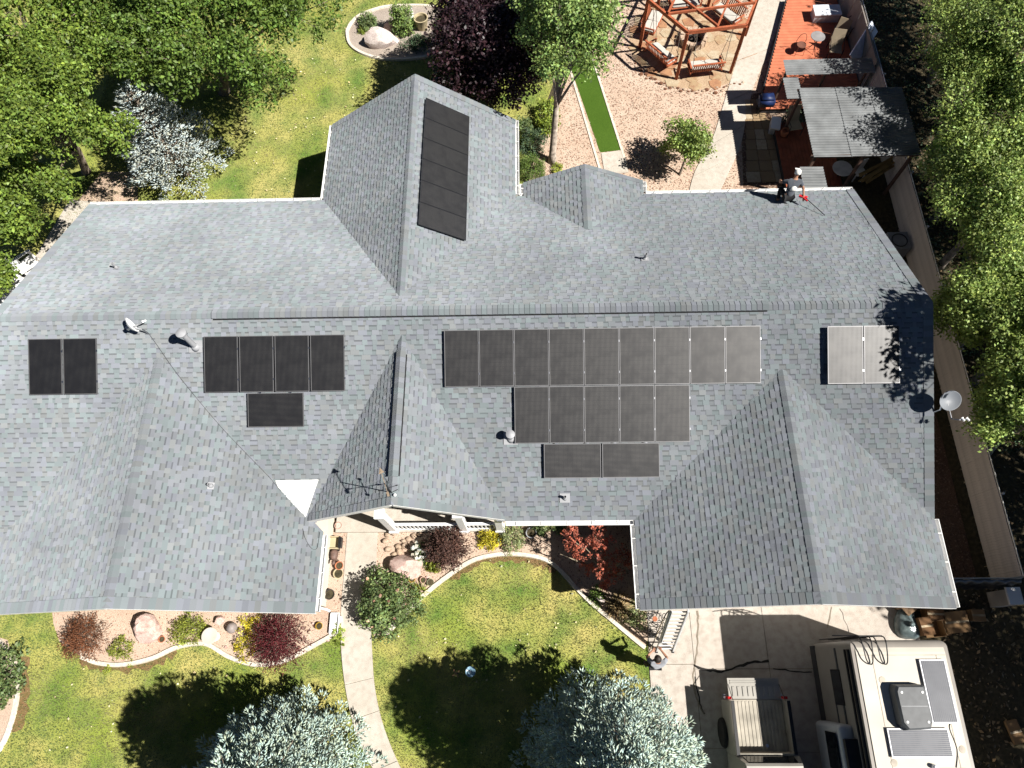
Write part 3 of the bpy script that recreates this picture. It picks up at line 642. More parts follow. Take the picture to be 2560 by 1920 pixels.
def leaves(cent,nper,spread,size,asp=.55,up=.5,seed=0,tv=.35,flat=1.,clumpv=.34):
    "one diamond leaf per row: verts, faces, tint"
    g=np.random.default_rng(seed); k=len(cent); n=k*nper
    c=np.repeat(cent,nper,0); sp=np.repeat(np.broadcast_to(np.asarray(spread,float),(k,)),nper)[:,None]
    d=g.normal(size=(n,3)); d/=np.linalg.norm(d,axis=1)[:,None]; rad=g.random((n,1))**.45
    off=d*rad*sp; off[:,2]*=flat; p=c+off
    nrm=d*.6+g.normal(size=(n,3))*.55+np.array([0,0,up]); nrm/=np.linalg.norm(nrm,axis=1)[:,None]
    t=np.cross(nrm,g.normal(size=(n,3))); t/=np.linalg.norm(t,axis=1)[:,None]; b=np.cross(nrm,t)
    s=size*g.uniform(.5,1.5,(n,1)); L=t*s*.5; W=b*s*.5*asp
    V=np.stack([p-L,p+W+nrm*s*.06,p+L,p-W+nrm*s*.06],1).reshape(-1,3); F=np.arange(n*4).reshape(n,4)
    cl=np.repeat(g.uniform(1-clumpv,1+clumpv,(k,1)),nper,0); k1=cl*g.uniform(1-tv,1+tv,(n,1)); hue=g.uniform(-.12,.12,(n,1))
    col=np.concatenate([k1*(1+hue),k1,k1*(1-hue)],1)
    return V,F,col
def lobes(g,c,rx,ry,rz,n,rr=(.36,.55),low=-.35):
    out=[]
    for i in range(n):
        while True:
            d=g.normal(size=3); d/=np.linalg.norm(d)
            if d[2]>low: break
        q=np.array(c)+d*np.array([rx,ry,rz])*g.uniform(.5,.84); out.append((q,g.uniform(*rr)*(rx+ry)/2))
    out.append((np.array(c)+np.array([0,0,rz*.1]),.42*(rx+ry)/2)); return out
def crown_points(g,lb,per,up=-.25):
    P=[]
    for q,r in lb:
        k=0
        while k<per:
            d=g.normal(size=3); d/=np.linalg.norm(d)
            if d[2]<up and g.random()<.75: continue
            P.append(q+d*r*(g.random()**.3)*np.array([1,1,.85])); k+=1
    return np.array(P)
def tree(name,label,cat,base,c,rx,ry,rz,mleaf,mb_,trunk=.16,nl=11,per=34,nper=26,size=.16,spread=.42,seed=1,asp=.6,group=None,up=.5,rr=(.36,.55),low=-.35,bare=0,tv=.35):
    g=np.random.default_rng(seed); t=thing(name,label,cat,(base[0],base[1],0),group)
    lb=lobes(g,c,rx,ry,rz,nl,rr,low); P=crown_points(g,lb,per)
    V,F,col=leaves(P,nper,spread,size,asp,up,seed,tv); npmesh('crown',V,F,mleaf,t,col)
    m_=MB(); b=Vector((base[0],base[1],-.05)); top=Vector((c[0],c[1],c[2]+rz*.3)); mid=b.lerp(top,.45)+Vector((g.uniform(-.15,.15),g.uniform(-.15,.15),0))
    m_.tube([b,b.lerp(mid,.15),mid,top],[trunk*1.35,trunk,trunk*.72,trunk*.2],9); obj('trunk',m_,mb_,t,True)
    for i,(q,r) in enumerate(lb[:-1]):
        s=b.lerp(mid,.9).lerp(top,g.uniform(0,.5)); q=Vector(q); h_=s.lerp(q,.5)+Vector((0,0,r*.25)); m_=MB(); m_.tube([s,h_,q],[trunk*.42,trunk*.26,trunk*.08],6)
        for _ in range(3+bare):
            e=q+Vector(g.normal(size=3)).normalized()*r*.9; m_.tube([h_.lerp(q,.6),e],[trunk*.12,trunk*.03],4)
        obj('branch',m_,mb_,t,True)
    return t
def spindles(p,d,ln,wd,g,tv=.25,tip=None):
    "finger-like shoots"
    n=len(p); d=d/np.linalg.norm(d,axis=1)[:,None]; a=np.cross(d,g.normal(size=(n,3))); a/=np.linalg.norm(a,axis=1)[:,None]; b=np.cross(d,a)
    ln=ln[:,None]; m=p+d*ln*.45; w=wd[:,None]; c3=math.cos(2.094);s3=math.sin(2.094)
    V=np.stack([p,m+a*w,m+(a*c3+b*s3)*w,m+(a*c3-b*s3)*w,p+d*ln],1).reshape(-1,3)
    o=(np.arange(n)*5)[:,None]; F=np.concatenate([o+np.array([f]) for f in ((0,2,1),(0,3,2),(0,1,3),(1,2,4),(2,3,4),(3,1,4))],1).reshape(-1,3)
    k=np.repeat(g.uniform(1-tv,1+tv,(n,1)),6,0); hue=np.repeat(g.uniform(-.1,.14,(n,1)),6,0); col=np.concatenate([k*(1+hue*.8),k,k*(1-hue*1.2)],1)
    return V,F,col
def spruce(label,base,H,Rm,seed,dens=1.,pw=1.7,gap=0.,lnk=1.,z0=.25,mm='spruce'):
    g=np.random.default_rng(seed); t=thing('blue_spruce',label,'spruce tree',(base[0],base[1],0),'blue spruces')
    P=[];D=[];Ls=[];bm_=MB(); z=z0
    while z<H-.1:
        f=z/H; r=Rm*(1-f**pw)**.8+.08; nb=max(5,int(dens*(7+9*r/Rm)))
        a0=g.random()*6.28
        for i in range(nb):
            a=a0+i*2*math.pi/nb+g.uniform(-.18,.18); ln=r*g.uniform(.72,1.08)
            if g.random()<gap: continue
            rise=.10+.55*f; dv=np.array([math.cos(a),math.sin(a),rise]); dv/=np.linalg.norm(dv); lat=np.array([-math.sin(a),math.cos(a),0])
            b0=np.array([base[0],base[1],z]); zz=g.uniform(-.12,.12)
            ns=int(8+30*ln*dens)
            tt=1-g.random(ns)**1.5*.78; side=g.choice([-1,0,1],ns,p=[.42,.16,.42]); lo=(1-tt)*.55*ln+.05
            q=b0+np.array([0,0,zz])+dv*(tt*ln)[:,None]+lat*(side*lo*g.random(ns))[:,None]; q[:,2]+= -.10*(tt**2)*ln+g.normal(size=ns)*.03
            dd=dv*g.uniform(.6,1,ns)[:,None]+lat*(side*g.uniform(.3,1.,ns))[:,None]+np.array([0,0,1])*g.uniform(.05,.55,ns)[:,None]
            P.append(q);D.append(dd);Ls.append(np.full(ns,1.))
            if i%2==0: bm_.tube([b0,b0+dv*ln*.9],[.03,.008],4)
        z+=.2+.05*g.random()
    P=np.concatenate(P);D=np.concatenate(D); n=len(P); V,F,col=spindles(P,D,g.uniform(.11,.20,n)*lnk,g.uniform(.017,.027,n)*lnk,g,.34); npmesh('crown',V,F,ML[mm],t,col)
    bm_.tube([(base[0],base[1],-.05),(base[0],base[1],H*.9)],[.17,.03],8); obj('trunk',bm_,M_bark,t); return t
def shrub(name,label,c,r,h,mleaf,seed,n=110,nper=26,size=.07,spread=.16,asp=.5,cat='shrub',flowers=None,stems=True,up=.4,ry=None,tv=.4,group=None,rough=.18):
    g=np.random.default_rng(seed); t=thing(name,label,cat,(c[0],c[1],0),group); ry=ry or r; P=[]
    ph=g.random(8)*6.28
    while len(P)<n:
        d=g.normal(size=3); d/=np.linalg.norm(d)
        if d[2]<-.15: continue
        a=math.atan2(d[1],d[0]); k=1+rough*math.sin(3*a+ph[0])*.6+rough*math.sin(5*a+ph[1])*.6+rough*math.sin(4*d[2]*3+ph[2])*.4
        rr=g.random()**.28*k; P.append([c[0]+d[0]*r*rr,c[1]+d[1]*ry*rr,max(.06,.12*h+d[2]*h*.86*rr)])
    V,F,col=leaves(np.array(P),nper,spread,size,asp,up,seed,tv); npmesh('foliage',V,F,mleaf,t,col)
    if flowers:
        mf,nf,sz=flowers; idx=[p for p in P if p[2]>h*.35]; g.shuffle(idx); V,F,col=leaves(np.array(idx[:nf])+np.array([0,0,spread*.7]),7,sz*.5,sz,.9,1.2,seed+1,.2); npmesh('blossom',V,F,mf,t,col)
    if stems:
        m_=MB()
        for i in range(9):
            a=g.random()*6.28; e=(c[0]+math.cos(a)*r*.7,c[1]+math.sin(a)*ry*.7,h*g.uniform(.4,.8)); m_.tube([(c[0]+math.cos(a)*.05,c[1]+math.sin(a)*.05,0),e],[.016,.006],4)
        obj('stem',m_,M_bark,t)
    return t
def spiky(name,label,c,r,h,mleaf,seed,n=260,nper=12,cat='shrub',ll=.075):
    "barberry-like: arching stems with small leaves along them"
    g=np.random.default_rng(seed); t=thing(name,label,cat,(c[0],c[1],0)); P=[];m_=MB(); Dd=[]
    for i in range(n):
        a=g.random()*6.283; q=g.random()**.6; ou=q*r*g.uniform(.8,1.12); hh=h*(1-.62*q*q)*g.uniform(.75,1.1)
        s=np.array([c[0]+math.cos(a)*.08,c[1]+math.sin(a)*.08,.02]); e=np.array([c[0]+math.cos(a)*ou,c[1]+math.sin(a)*ou,hh]); mid=(s+e)/2+np.array([0,0,h*.22])
        if i%6==0: m_.tube([s,mid,e],[.008,.006,.003],3)
        tt=g.uniform(.4,1.02,nper)[:,None]; pp=(1-tt)**2*s+2*tt*(1-tt)*mid+tt**2*e+g.normal(size=(nper,3))*.03; P.append(pp); dd=(e-mid)/np.linalg.norm(e-mid); Dd.append(dd+g.normal(size=(nper,3))*.5)
    P=np.concatenate(P);Dd=np.concatenate(Dd); k=len(P); V,F,col=spindles(P,Dd,g.uniform(.6,1.3,k)*ll,g.uniform(.10,.19,k)*ll,g,.45); npmesh('foliage',V,F,mleaf,t,col); obj('stem',m_,M_bark,t); return t
def tuft(name,label,c,r,h,mleaf,seed,n=160,cat='plant',wd=.012):
    g=np.random.default_rng(seed); t=thing(name,label,cat,(c[0],c[1],0)); a=g.random(n)*6.283; q=g.random(n)**.7
    p=np.stack([c[0]+np.cos(a)*q*r*.3,c[1]+np.sin(a)*q*r*.3,np.zeros(n)+.01],1); d=np.stack([np.cos(a)*q*r,np.sin(a)*q*r,h*(1.1-q*.7)],1); ln=np.linalg.norm(d,axis=1)*g.uniform(.7,1.1,n)
    V,F,col=spindles(p,d,ln,np.full(n,wd),g,.35); npmesh('blades',V,F,mleaf,t,col); return t
# ---- trees behind the house, left
c=U(572,80,5.0); tree('ash_tree','broad dark green tree over the back lawn, largest at the top left','tree',U(560,230),c,4.0,3.7,2.6,ML['ash'],M_bark,.22,24,50,38,.12,.38,11,rr=(.2,.34))
c=U(165,330,4.6); tree('leafy_tree','bright green tree left of the blue-white spruce, close to the roof','tree',U(215,430),c,2.7,2.6,2.3,ML['maple'],M_bark,.17,17,40,38,.115,.30,12,rr=(.2,.34))
c=U(80,70,5.2); tree('leafy_tree','thinning green tree with bare twigs in the top left corner','tree',U(130,200),c,3.4,3.2,2.2,ML['maple'],M_bark,.19,15,34,30,.125,.4,13,bare=5,rr=(.24,.38))
c=U(-20,180,4.6); tree('leafy_tree','green tree cut by the left edge above the roof corner tree','tree',U(20,290),c,2.6,2.6,2.1,ML['maple'],M_bark,.17,14,36,32,.125,.38,17,rr=(.26,.42))
c=U(300,-10,5.0); tree('leafy_tree','green tree cut by the top edge left of the dark tree','tree',U(320,90),c,2.4,2.4,2.0,ML['ash'],M_bark,.17,13,36,32,.125,.38,18,rr=(.26,.42))
c=U(330,150,4.2); tree('leafy_tree','smaller green tree tucked behind the spruce and the dark tree','tree',U(360,230),c,1.9,1.8,1.9,ML['maple'],M_bark,.12,10,32,32,.12,.36,14)
c=U(0,500,3.0); tree('leafy_tree','low green tree at the left edge beside the roof corner','tree',U(40,560),c,1.9,2.0,1.7,ML['maple'],M_bark,.11,11,34,32,.12,.32,15)
c=U(-10,690,1.6); tree('leafy_bush','green bush over the white garden chairs','bush',U(0,720),c,.95,1.2,1.0,ML['maple'],M_bark,.06,6,22,22,.13,.28,16)
spruce('pale blue spruce partly hidden between the leafy trees behind the house',U(466,436),4.7,2.05,21,1.1,1.5,.25,1.15,z0=.5,mm='palespruce')
# ---- trees behind, centre
c=U(1240,105,3.3); tree('plum_tree','dark purple-leaved tree beside the rear gable','tree',U(1225,210),c,2.3,2.9,2.4,ML['plum'],M_bark,.14,20,60,34,.13,.42,31,tv=.5)
c=U(1412,75,5.5); tree('aspen_tree','grey-green aspen with a bare leaning trunk beside the gravel yard','tree',U(1380,405),c,1.75,2.1,2.3,ML['aspen'],M_bark2,.15,16,40,30,.11,.34,32,rr=(.28,.44))
c=U(1712,368,1.25); tree('fruit_tree','small upright young tree in the gravel by the concrete path','tree',U(1698,438),c,1.08,1.1,1.6,ML['elm'],M_bark,.05,16,20,20,.10,.22,33,up=.3,rr=(.28,.42),low=-.8)
# ---- trees on the right
for i,(px,py,z,r,rz_,lab,sd) in enumerate((
 (2545,90,4.6,3.0,2.2,'large green tree in the top right corner',41),
 (2525,310,4.3,2.5,2.0,'bright yellow-green tree at the right edge level with the metal shelter',42),
 (2475,505,3.7,2.1,1.7,'twiggy green tree reaching towards the fence at the right edge',43),
 (2490,690,3.4,1.9,1.6,'green tree at the right edge level with the roof ridge',44),
 (2575,830,3.6,1.9,1.6,'green tree at the right edge level with the panels by the gable end',45),
 (2590,1040,3.0,1.6,1.4,'green tree at the right edge below the grey dish',46),
 (2420,20,3.4,1.6,1.5,'half-shaded green tree left of the big top right tree',40),
 (2440,190,3.6,1.6,1.4,'leafy green tree just right of the shelter roof',57),
 (2430,400,3.2,1.5,1.3,'green tree nearest the corner of the shelter',58),
 (2540,580,3.8,1.8,1.5,'green tree at the right edge above the ridge level',59),
 (2450,790,2.8,1.3,1.2,'low twiggy tree close to the fence below the ridge level',60))):
    c=U(px,py,z); b=Vector((c.x+.3,c.y-.2,0)); tree('elm_tree',lab,'tree',b,c,r,r,rz_,ML['elm'],M_bark2,.15,17,46,36,.092,.36,sd,bare=5,rr=(.26,.42),group='trees beyond the right fence')
# taller neighbours, mostly out of the picture, whose shade falls over the right side
tree('elm_tree','tall green tree at the far right whose shade falls on the ridge end','tree',(17.4,-2.6),(14.75,-2.15,9.0),1.25,1.45,1.0,ML['elm'],M_bark2,.16,9,20,16,.19,.38,47,group='trees beyond the right fence')
for (x,y,z,r,sd,lab) in ((20.2,-9.3,8.2,2.3,48,'green tree beyond the lower right corner shading the boxes'),(20.6,-13.4,8.4,2.5,49,'green tree beyond the motorhome at the lower right'),(23.2,10.2,8.8,3.4,50,'green tree far right behind the shelter'),(23.6,15.8,8.4,3.2,53,'green tree far right behind the red deck'),(21.8,4.6,8.0,2.8,54,'green tree far right level with the rear eave'),(21.0,-1.2,7.0,2.3,55,'green tree far right level with the ridge end'),(20.6,-5.2,7.2,2.2,56,'green tree far right level with the garage roof')):
    tree('elm_tree',lab,'tree',(x,y),(x,y,z),r,r,r*.8,ML['elm'],M_bark2,.22,12,34,22,.19,.5,sd,group='trees beyond the right fence')
# ---- front spruces
c=U(1525,1945,2.2); spruce('large blue-grey spruce at the bottom edge beside the driveway',(c.x,c.y),7.6,2.5,51,1.25,2.3)
c=U(700,1985,1.9); spruce('blue-grey spruce at the bottom edge left of the curving path',(c.x,c.y),6.8,2.35,52,1.25,2.3)
# ---- front-left bed
def W(px,py,z=.0): v=U(px,py,z); return (v.x,v.y)
spiky('barberry_bush','rust-brown barberry at the left end of the front bed',W(212,1592,.3),.80,.85,ML['barberry'],61,300)
shrub('lime_shrub','small pale lime plant in front of the pink boulder',W(303,1622,.1),.36,.35,ML['lime'],62,60,22,.05,.1)
shrub('juniper_shrub','yellow-green spreading shrub between the boulder and the white bowl',W(470,1572,.2),.60,.55,ML['lime'],63,130,26,.05,.13,ry=.55)
shrub('golden_shrub','golden shrub hugging the left side of the purple barberry',W(615,1595,.2),.38,.5,ML['gold'],64,70,22,.055,.1,ry=.75)
spiky('barberry_bush','deep crimson-purple barberry beside the front path',W(700,1600,.4),1.05,1.15,ML['redbarb'],65,520)
shrub('gold_tuft','small yellow-green clump outside the kerb, below the lime plant',W(270,1672),.14,.14,ML['lime'],66,20,14,.04,.05,stems=False)
shrub('gold_tuft','tiny yellow-green clump outside the kerb right of the other',W(330,1660),.11,.1,ML['lime'],67,16,12,.04,.05,stems=False)
shrub('green_shrub','bright green clump where the kerb meets the path',W(848,1590),.2,.25,ML['vine'],68,30,16,.06,.07,ry=.35,stems=False)
shrub('rose_shrub','dark leafy shrub at the left edge of the lawn bed',W(0,1690,.3),.75,.7,ML['rose'],69,110,24,.10,.18,ry=.95)
shrub('gold_tuft','small yellow plant on bare soil near the left edge',W(46,1675),.13,.12,ML['lime'],70,16,12,.04,.05,stems=False)
# ---- entry bed
shrub('rose_bush','big green rose bush with salmon flowers leaning over the path',W(968,1505,.6),1.02,1.45,ML['rose'],71,300,30,.085,.19,flowers=(ML['pink'],20,.075),ry=1.0)
spiky('smoke_bush','brown-purple leafy bush in front of the porch railing',W(1118,1372,.4),.82,1.15,ML['smoke'],72,420,12,ll=.10)
shrub('golden_shrub','bright yellow round shrub right of the brown bush',W(1222,1348,.2),.36,.45,ML['gold'],73,90,22,.06,.1)
shrub('variegated_shrub','cream and green shrub beside the bright yellow one',W(1278,1345,.2),.40,.55,ML['varieg'],74,90,22,.06,.12,ry=.5)
shrub('white_flower_shrub','green shrub covered in white flowers beside the pink boulder',W(1052,1385,.2),.38,.5,ML['rose'],75,70,20,.07,.12,flowers=(ML['white'],40,.10))
shrub('potted_plant','yellow-green plant below the white flowers',W(1083,1418,.2),.22,.35,ML['lime'],76,30,18,.07,.09,stems=False)
tuft('grass_clump','yellow-green grass clump near the end of the kerb',W(1048,1480),.35,.4,ML['lime'],77,120)
g=np.random.default_rng(78); t=thing('red_maple','red-leaved Japanese-style maple in the corner beside the garage','tree',U(1520,1440)); cl=[]
for (px,py,z,r) in ((1428,1338,1.75,.30),(1420,1362,1.6,.25),(1488,1336,1.95,.36),(1462,1368,1.8,.34),(1510,1350,1.95,.3),(1520,1400,1.9,.38),(1505,1425,1.8,.3),(1512,1455,1.6,.2),(1506,1472,1.5,.14),(1562,1385,1.85,.27),(1575,1405,1.8,.22),(1440,1380,1.6,.2),(1540,1440,1.2,.3),(1470,1420,1.1,.3)):
    q=U(px,py,z); 
    for _ in range(int(15*r/.3)): d=g.normal(size=3); d/=np.linalg.norm(d); cl.append([q.x+d[0]*r*g.random()**.4,q.y+d[1]*r*g.random()**.4,z+d[2]*r*.35])
V,F,col=leaves(np.array(cl),18,.10,.07,.4,.6,78,.4); npmesh('crown',V,F,ML['jmaple'],t,col)
m_=MB(); b=U(1520,1440)
for (px,py,z) in ((1428,1345,1.7),(1488,1340,1.9),(1462,1368,1.75),(1520,1400,1.85),(1510,1460,1.5),(1565,1390,1.8),(1590,1425,1.6),(1400,1385,1.3),(1585,1350,1.8)): m_.tube([b,b.lerp(U(px,py,z),.5)+Vector((0,0,.25)),U(px,py,z)],[.05,.028,.008],6)
obj('branch',m_,M_twig,t,True)
tuft('ornamental_grass','dry tan grass mound in the corner bed by the garage',W(1545,1515),.48,.55,ML['dry'],79,420)
shrub('sage_shrub','pale green shrub beside the tan grass mound',W(1585,1540),.42,.4,ML['varieg'],80,80,22,.05,.13)
shrub('low_cover','olive ground plant along the kerb left of the tan grass mound',W(1490,1495),.32,.25,ML['juniper'],81,60,20,.05,.11)
for px,py,lab,sd,mm,r in ((1372,1312,'pale hosta against the gutter line','1',ML['varieg'],.26),(1345,1322,'green leafy plant beside the grey planter','2',ML['rose'],.22),(1400,1318,'dark leafy plant left of the red maple','3',ML['rose'],.24)):
    shrub('leafy_plant',lab,W(px,py),r,.35,mm,82+int(sd),34,18,.08,.1,stems=False,cat='plant')
# ---- beside the rear gable
shrub('blue_shrub','dark blue-green round shrub beside the rear gable gutter',W(1330,350,.5),.62,.95,ML['bluejun'],91,150,30,.05,.15)
shrub('juniper_ball','bright green clipped juniper ball beside the rear gable',W(1328,415,.4),.62,.85,ML['juniper'],92,190,32,.045,.13,rough=.06)
shrub('vine_shrub','yellow-green vine-leaved shrub left of the aspen trunk',W(1368,290,.4),.50,.9,ML['vine'],93,110,24,.10,.15,ry=.95)
shrub('green_shrub','green shrub under the purple tree by the gutter end',W(1305,310,.4),.42,.6,ML['rose'],94,70,22,.07,.13)
shrub('golden_shrub','small yellow shrub at the foot of the aspen trunk',W(1392,425),.25,.3,ML['lime'],95,40,18,.06,.08)
shrub('low_cover','dark green shrub in the nook between the two rear gables',W(1320,470,.3),.3,.5,ML['bluejun'],96,50,20,.06,.11)
# ---- oval bed plants
shrub('oval_bed_plant','tall green leafy plant in the middle of the oval bed',W(1005,45,.7),.55,1.5,ML['aspen'],101,120,22,.10,.2,ry=.45)
shrub('oval_bed_plant','green bushy plant at the upper left of the oval bed',W(918,52,.2),.42,.6,ML['rose'],102,70,22,.08,.14)
shrub('oval_bed_plant','small bright green tuft left of the pale boulder',W(907,80),.22,.3,ML['vine'],103,36,18,.05,.07)
shrub('oval_bed_plant','olive shrub on the right side of the oval bed',W(1100,60,.2),.32,.5,ML['juniper'],104,60,20,.06,.1)
shrub('oval_bed_plant','dark trailing plant in the shaded lower part of the oval bed',W(1040,115),.7,.3,ML['bluejun'],105,90,20,.07,.16,ry=.5,stems=False)
# ---- lawn blades
def inpoly(x,y,poly):
    r=np.zeros(len(x),bool); n=len(poly)
    for i in range(n):
        x0,y0=poly[i];x1_,y1_=poly[(i+1)%n]
        if y0==y1_: continue
        cnd=((y0>y)!=(y1_>y))&(x<(x1_-x0)*(y-y0)/(y1_-y0)+x0); r^=cnd
    return r
def blades(name,label,x0,x1,y0,y1,n,keepout,seed,mm):
    g=np.random.default_rng(seed); x=g.uniform(x0,x1,n);y=g.uniform(y0,y1,n); ok=np.ones(n,bool)
    for k in keepout: ok&=~inpoly(x,y,k)
    x,y=x[ok],y[ok]; n=len(x); p=np.stack([x,y,np.full(n,.004)],1); a=g.random(n)*6.28; w_=g.uniform(.008,.016,n); h_=g.uniform(.03,.075,n); ln=g.uniform(.01,.05,n); b=g.random(n)*6.28
    V=np.stack([p+np.stack([np.cos(a)*w_,np.sin(a)*w_,0*a],1),p-np.stack([np.cos(a)*w_,np.sin(a)*w_,0*a],1),p+np.stack([np.cos(b)*ln,np.sin(b)*ln,h_],1)],1).reshape(-1,3)
    k=g.uniform(.78,1.22,(n,1)); dry=(np.sin(x*1.3+np.cos(y*.9)*2)+np.sin(y*1.7+x*.4)+g.normal(size=n)*.35)[:,None]; dry=np.clip(dry*.25+.25,0,1)
    col=k*np.concatenate([.78+dry*1.15,.92+dry*.5,.8+dry*1.0],1)
    o=npmesh(name,V,np.arange(n*3).reshape(n,3),mm,None,col,'stuff'); o['label']=label; o['category']='grass'
HOUSE_FP=[(-16,6.2),(-16,-8),(-6.4,-8),(-6.4,-5.3),(3.3,-5.3),(3.3,-8),(12,-8),(12,6.2)]
PATH=[(p.x,p.y) for p in curvepx(WL)]+[(p.x,p.y) for p in reversed(curvepx(WR))]
blades('front_grass','mown green and yellow grass of the front lawn',-17.5,3.62,-13,-5.4,150000,[HOUSE_FP,polypx(BED1),polypx(BED2),polypx(BED3),PATH,polypx(ent)],111,ML['grass'])
blades('back_grass','yellowing mown grass of the back lawn',-19,1.5,5.6,20,150000,[[(-7,5),(-7,9.3),(-.2,9.3),(-.2,5)],polypx(OV),[(-16,5.2),(-16,5.9),(12,5.9),(12,5.2)],[(-.1,5),(-.1,9),(.6,12),(1.5,15),(2.2,40),(9,40),(9,5)]],112,ML['grass'])
# ---- loose pebbles on the gravel
def pebbles(name,label,poly,n,sz,cols,seed,keepout=()):
    g=np.random.default_rng(seed); xs=[p[0] for p in poly];ys=[p[1] for p in poly]; x=g.uniform(min(xs),max(xs),n);y=g.uniform(min(ys),max(ys),n); ok=inpoly(x,y,poly)
    for k in keepout: ok&=~inpoly(x,y,k)
    x,y=x[ok],y[ok];n=len(x); s=sz*g.uniform(.5,1.3,n); a=g.random(n)*6.28; ca,sa=np.cos(a),np.sin(a); e=g.uniform(.6,1,n)
    P=np.stack([x,y,np.full(n,.02)],1); ax=np.stack([ca*s,sa*s,0*s],1); ay=np.stack([-sa*s*e,ca*s*e,0*s],1); az=np.stack([0*s,0*s,s*.7],1)
    V=np.stack([P+ax,P+ay,P-ax,P-ay,P+az+ax*.2],1).reshape(-1,3); o=(np.arange(n)*5)[:,None]; F=np.concatenate([o+np.array([f]) for f in ((0,1,4),(1,2,4),(2,3,4),(3,0,4))],1).reshape(-1,3)
    base=np.array(cols)[g.integers(0,len(cols),n)]*g.uniform(.75,1.25,(n,1)); q=npmesh(name,V,F,MATS['pebble'],None,np.repeat(base,4,0),'stuff'); q['label']=label; q['category']='gravel'
mat('pebble',(1,1,1),.85,.05,9,attr='tint')
PC=[A(236,206,180,.5),A(222,190,165,.5),A(200,160,136,.5),A(240,222,200,.5),A(176,132,110,.5)]
pebbles('yard_pebbles','pinkish tan pebbles of the gravel yard',[(.2,6.6),(10,6.4),(11,9),(12,19.5),(2.4,19.5),(1.5,13.5)],26000,.032,PC,121,[[(p[0],p[1]) for p in DWp]+[(p[0],p[1]) for p in reversed(DRp)],polypx([(1425,110),(1468,110),(1551,376),(1500,382),(1425,165)]),[(HC.x+2.9*math.cos(t*math.pi/8),HC.y+2.9*math.sin(t*math.pi/8)) for t in range(16)]])
pebbles('bed_pebbles','pinkish pebbles in the front flower beds',polypx(BED1),9000,.028,PC,122,[HOUSE_FP]); pebbles('bed_pebbles','pinkish pebbles in the entry flower bed',polypx(BED2),9000,.028,PC,123,[HOUSE_FP])
pebbles('side_pebbles','brown pebbles between the house and the right fence',[(11.3,-7.2),(14.2,-7.2),(14.2,4),(11.3,4)],9000,.032,[A(158,126,104,.5),A(132,104,88,.5),A(176,146,124,.5)],124)
# leaf litter and dry brush on the ground right of the fence
g=np.random.default_rng(131); n=16000; cen=np.stack([g.uniform(12.2,24,n),g.uniform(-13,20,n),np.full(n,.03)],1); ok=~((cen[:,0]<14.6)&(cen[:,1]>-7.4)); V,F,col=leaves(cen[ok],1,.05,.12,.5,1.2,131,.6); o=npmesh('leaf_litter',V,F,ML['twigleaf'],None,col,'stuff'); o['label']='dry leaves and brush on the shaded ground right of the fence'; o['category']='leaf litter'

g=np.random.default_rng(133); n=520; cen=np.concatenate([np.stack([g.uniform(-13,-1,n),g.uniform(6.4,18,n),np.full(n,.07)],1),np.stack([g.uniform(-15,3,160),g.uniform(-12,-6,160),np.full(160,.07)],1)]); ok=np.ones(len(cen),bool)
for k in (HOUSE_FP,polypx(BED1),polypx(BED2),PATH,polypx(OV),[(-7.6,5),(-7.6,9.8),(0,9.8),(0,5)]): ok&=~inpoly(cen[:,0],cen[:,1],k)
V,F,col=leaves(cen[ok],1,.01,.07,.7,2.5,133,.4); o=npmesh('fallen_leaves',V,F,mat('fallen leaf',(.55,.50,.30),.8,.1,9,attr='tint'),None,col,'stuff'); o['label']='pale fallen leaves scattered over the lawns'; o['category']='fallen leaves'
n=2600; cen=np.stack([g.uniform(14.9,24,n),g.uniform(-3,20,n),g.uniform(.05,.3,n)],1); V,F,col=leaves(cen,12,.2,.09,.5,.5,134,.5); o=npmesh('undergrowth',V,F,ML['bluejun'],None,col,'stuff'); o['label']='dark green undergrowth beneath the trees right of the fence'; o['category']='undergrowth'
# ================================================================== things on the roof
def onroof(px,py,key): return PL[key].hit(px,py,.012)
def vent_pipe(label,px,py,key,h,r,cap=None,plate=.3,name='vent_pipe'):
    b=onroof(px,py,key); p=PL[key]; t=thing(name,label,'roof vent',b)
    m_=MB(); m_.add([b+p.uu*sx_*plate/2+p.vv*sy*plate/2+p.n*k for k in (.016,.024) for sx_,sy in ((-1,-.8),(1,-.8),(1,1),(-1,1))],[(4,5,6,7),(0,1,5,4),(1,2,6,5),(2,3,7,6),(3,0,4,7)]); obj('flashing',m_,M_greyplastic,t)
    m_=MB(); m_.lathe([(r*1.9,-.03),(r*1.5,.05),(r*1.05,.12)],b,14); obj('boot',m_,M_greyplastic,t,True)
    m_=MB(); m_.lathe([(r,-.05),(r,h),(r*.8,h),(r*.8,h-.1),(0,h-.1)],b,14); obj('pipe',m_,M_greyplastic,t,.7)
    if cap:
        m_=MB(); m_.lathe([(0,h+.05),(cap*.9,h+.05),(cap,h+.08),(cap,h+.13),(cap*.3,h+.18),(0,h+.18)],b,18); m_.tube([b+Vector((r*.7,0,h-.04)),b+Vector((r*.7,0,h+.06))],.01,4); m_.tube([b+Vector((-r*.7,0,h-.04)),b+Vector((-r*.7,0,h+.06))],.01,4); obj('cap',m_,M_greyplastic,t,.7)
vent_pipe('tall grey flue with a round cap beside the four-panel row',490,868,'front',.82,.075,.15,.4)
vent_pipe('short capped grey flue at the left of the main solar array',1277,1097,'front',.30,.07,.13,.42)
vent_pipe('small grey pipe on a pale square flashing near the front gutter',1412,1246,'front',.22,.04,None,.3)
vent_pipe('small grey pipe on the left front wing',528,1215,'le',.2,.04,None,.2)
vent_pipe('small pipe on the left part of the rear slope',292,670,'rear',.28,.035,None,.16)
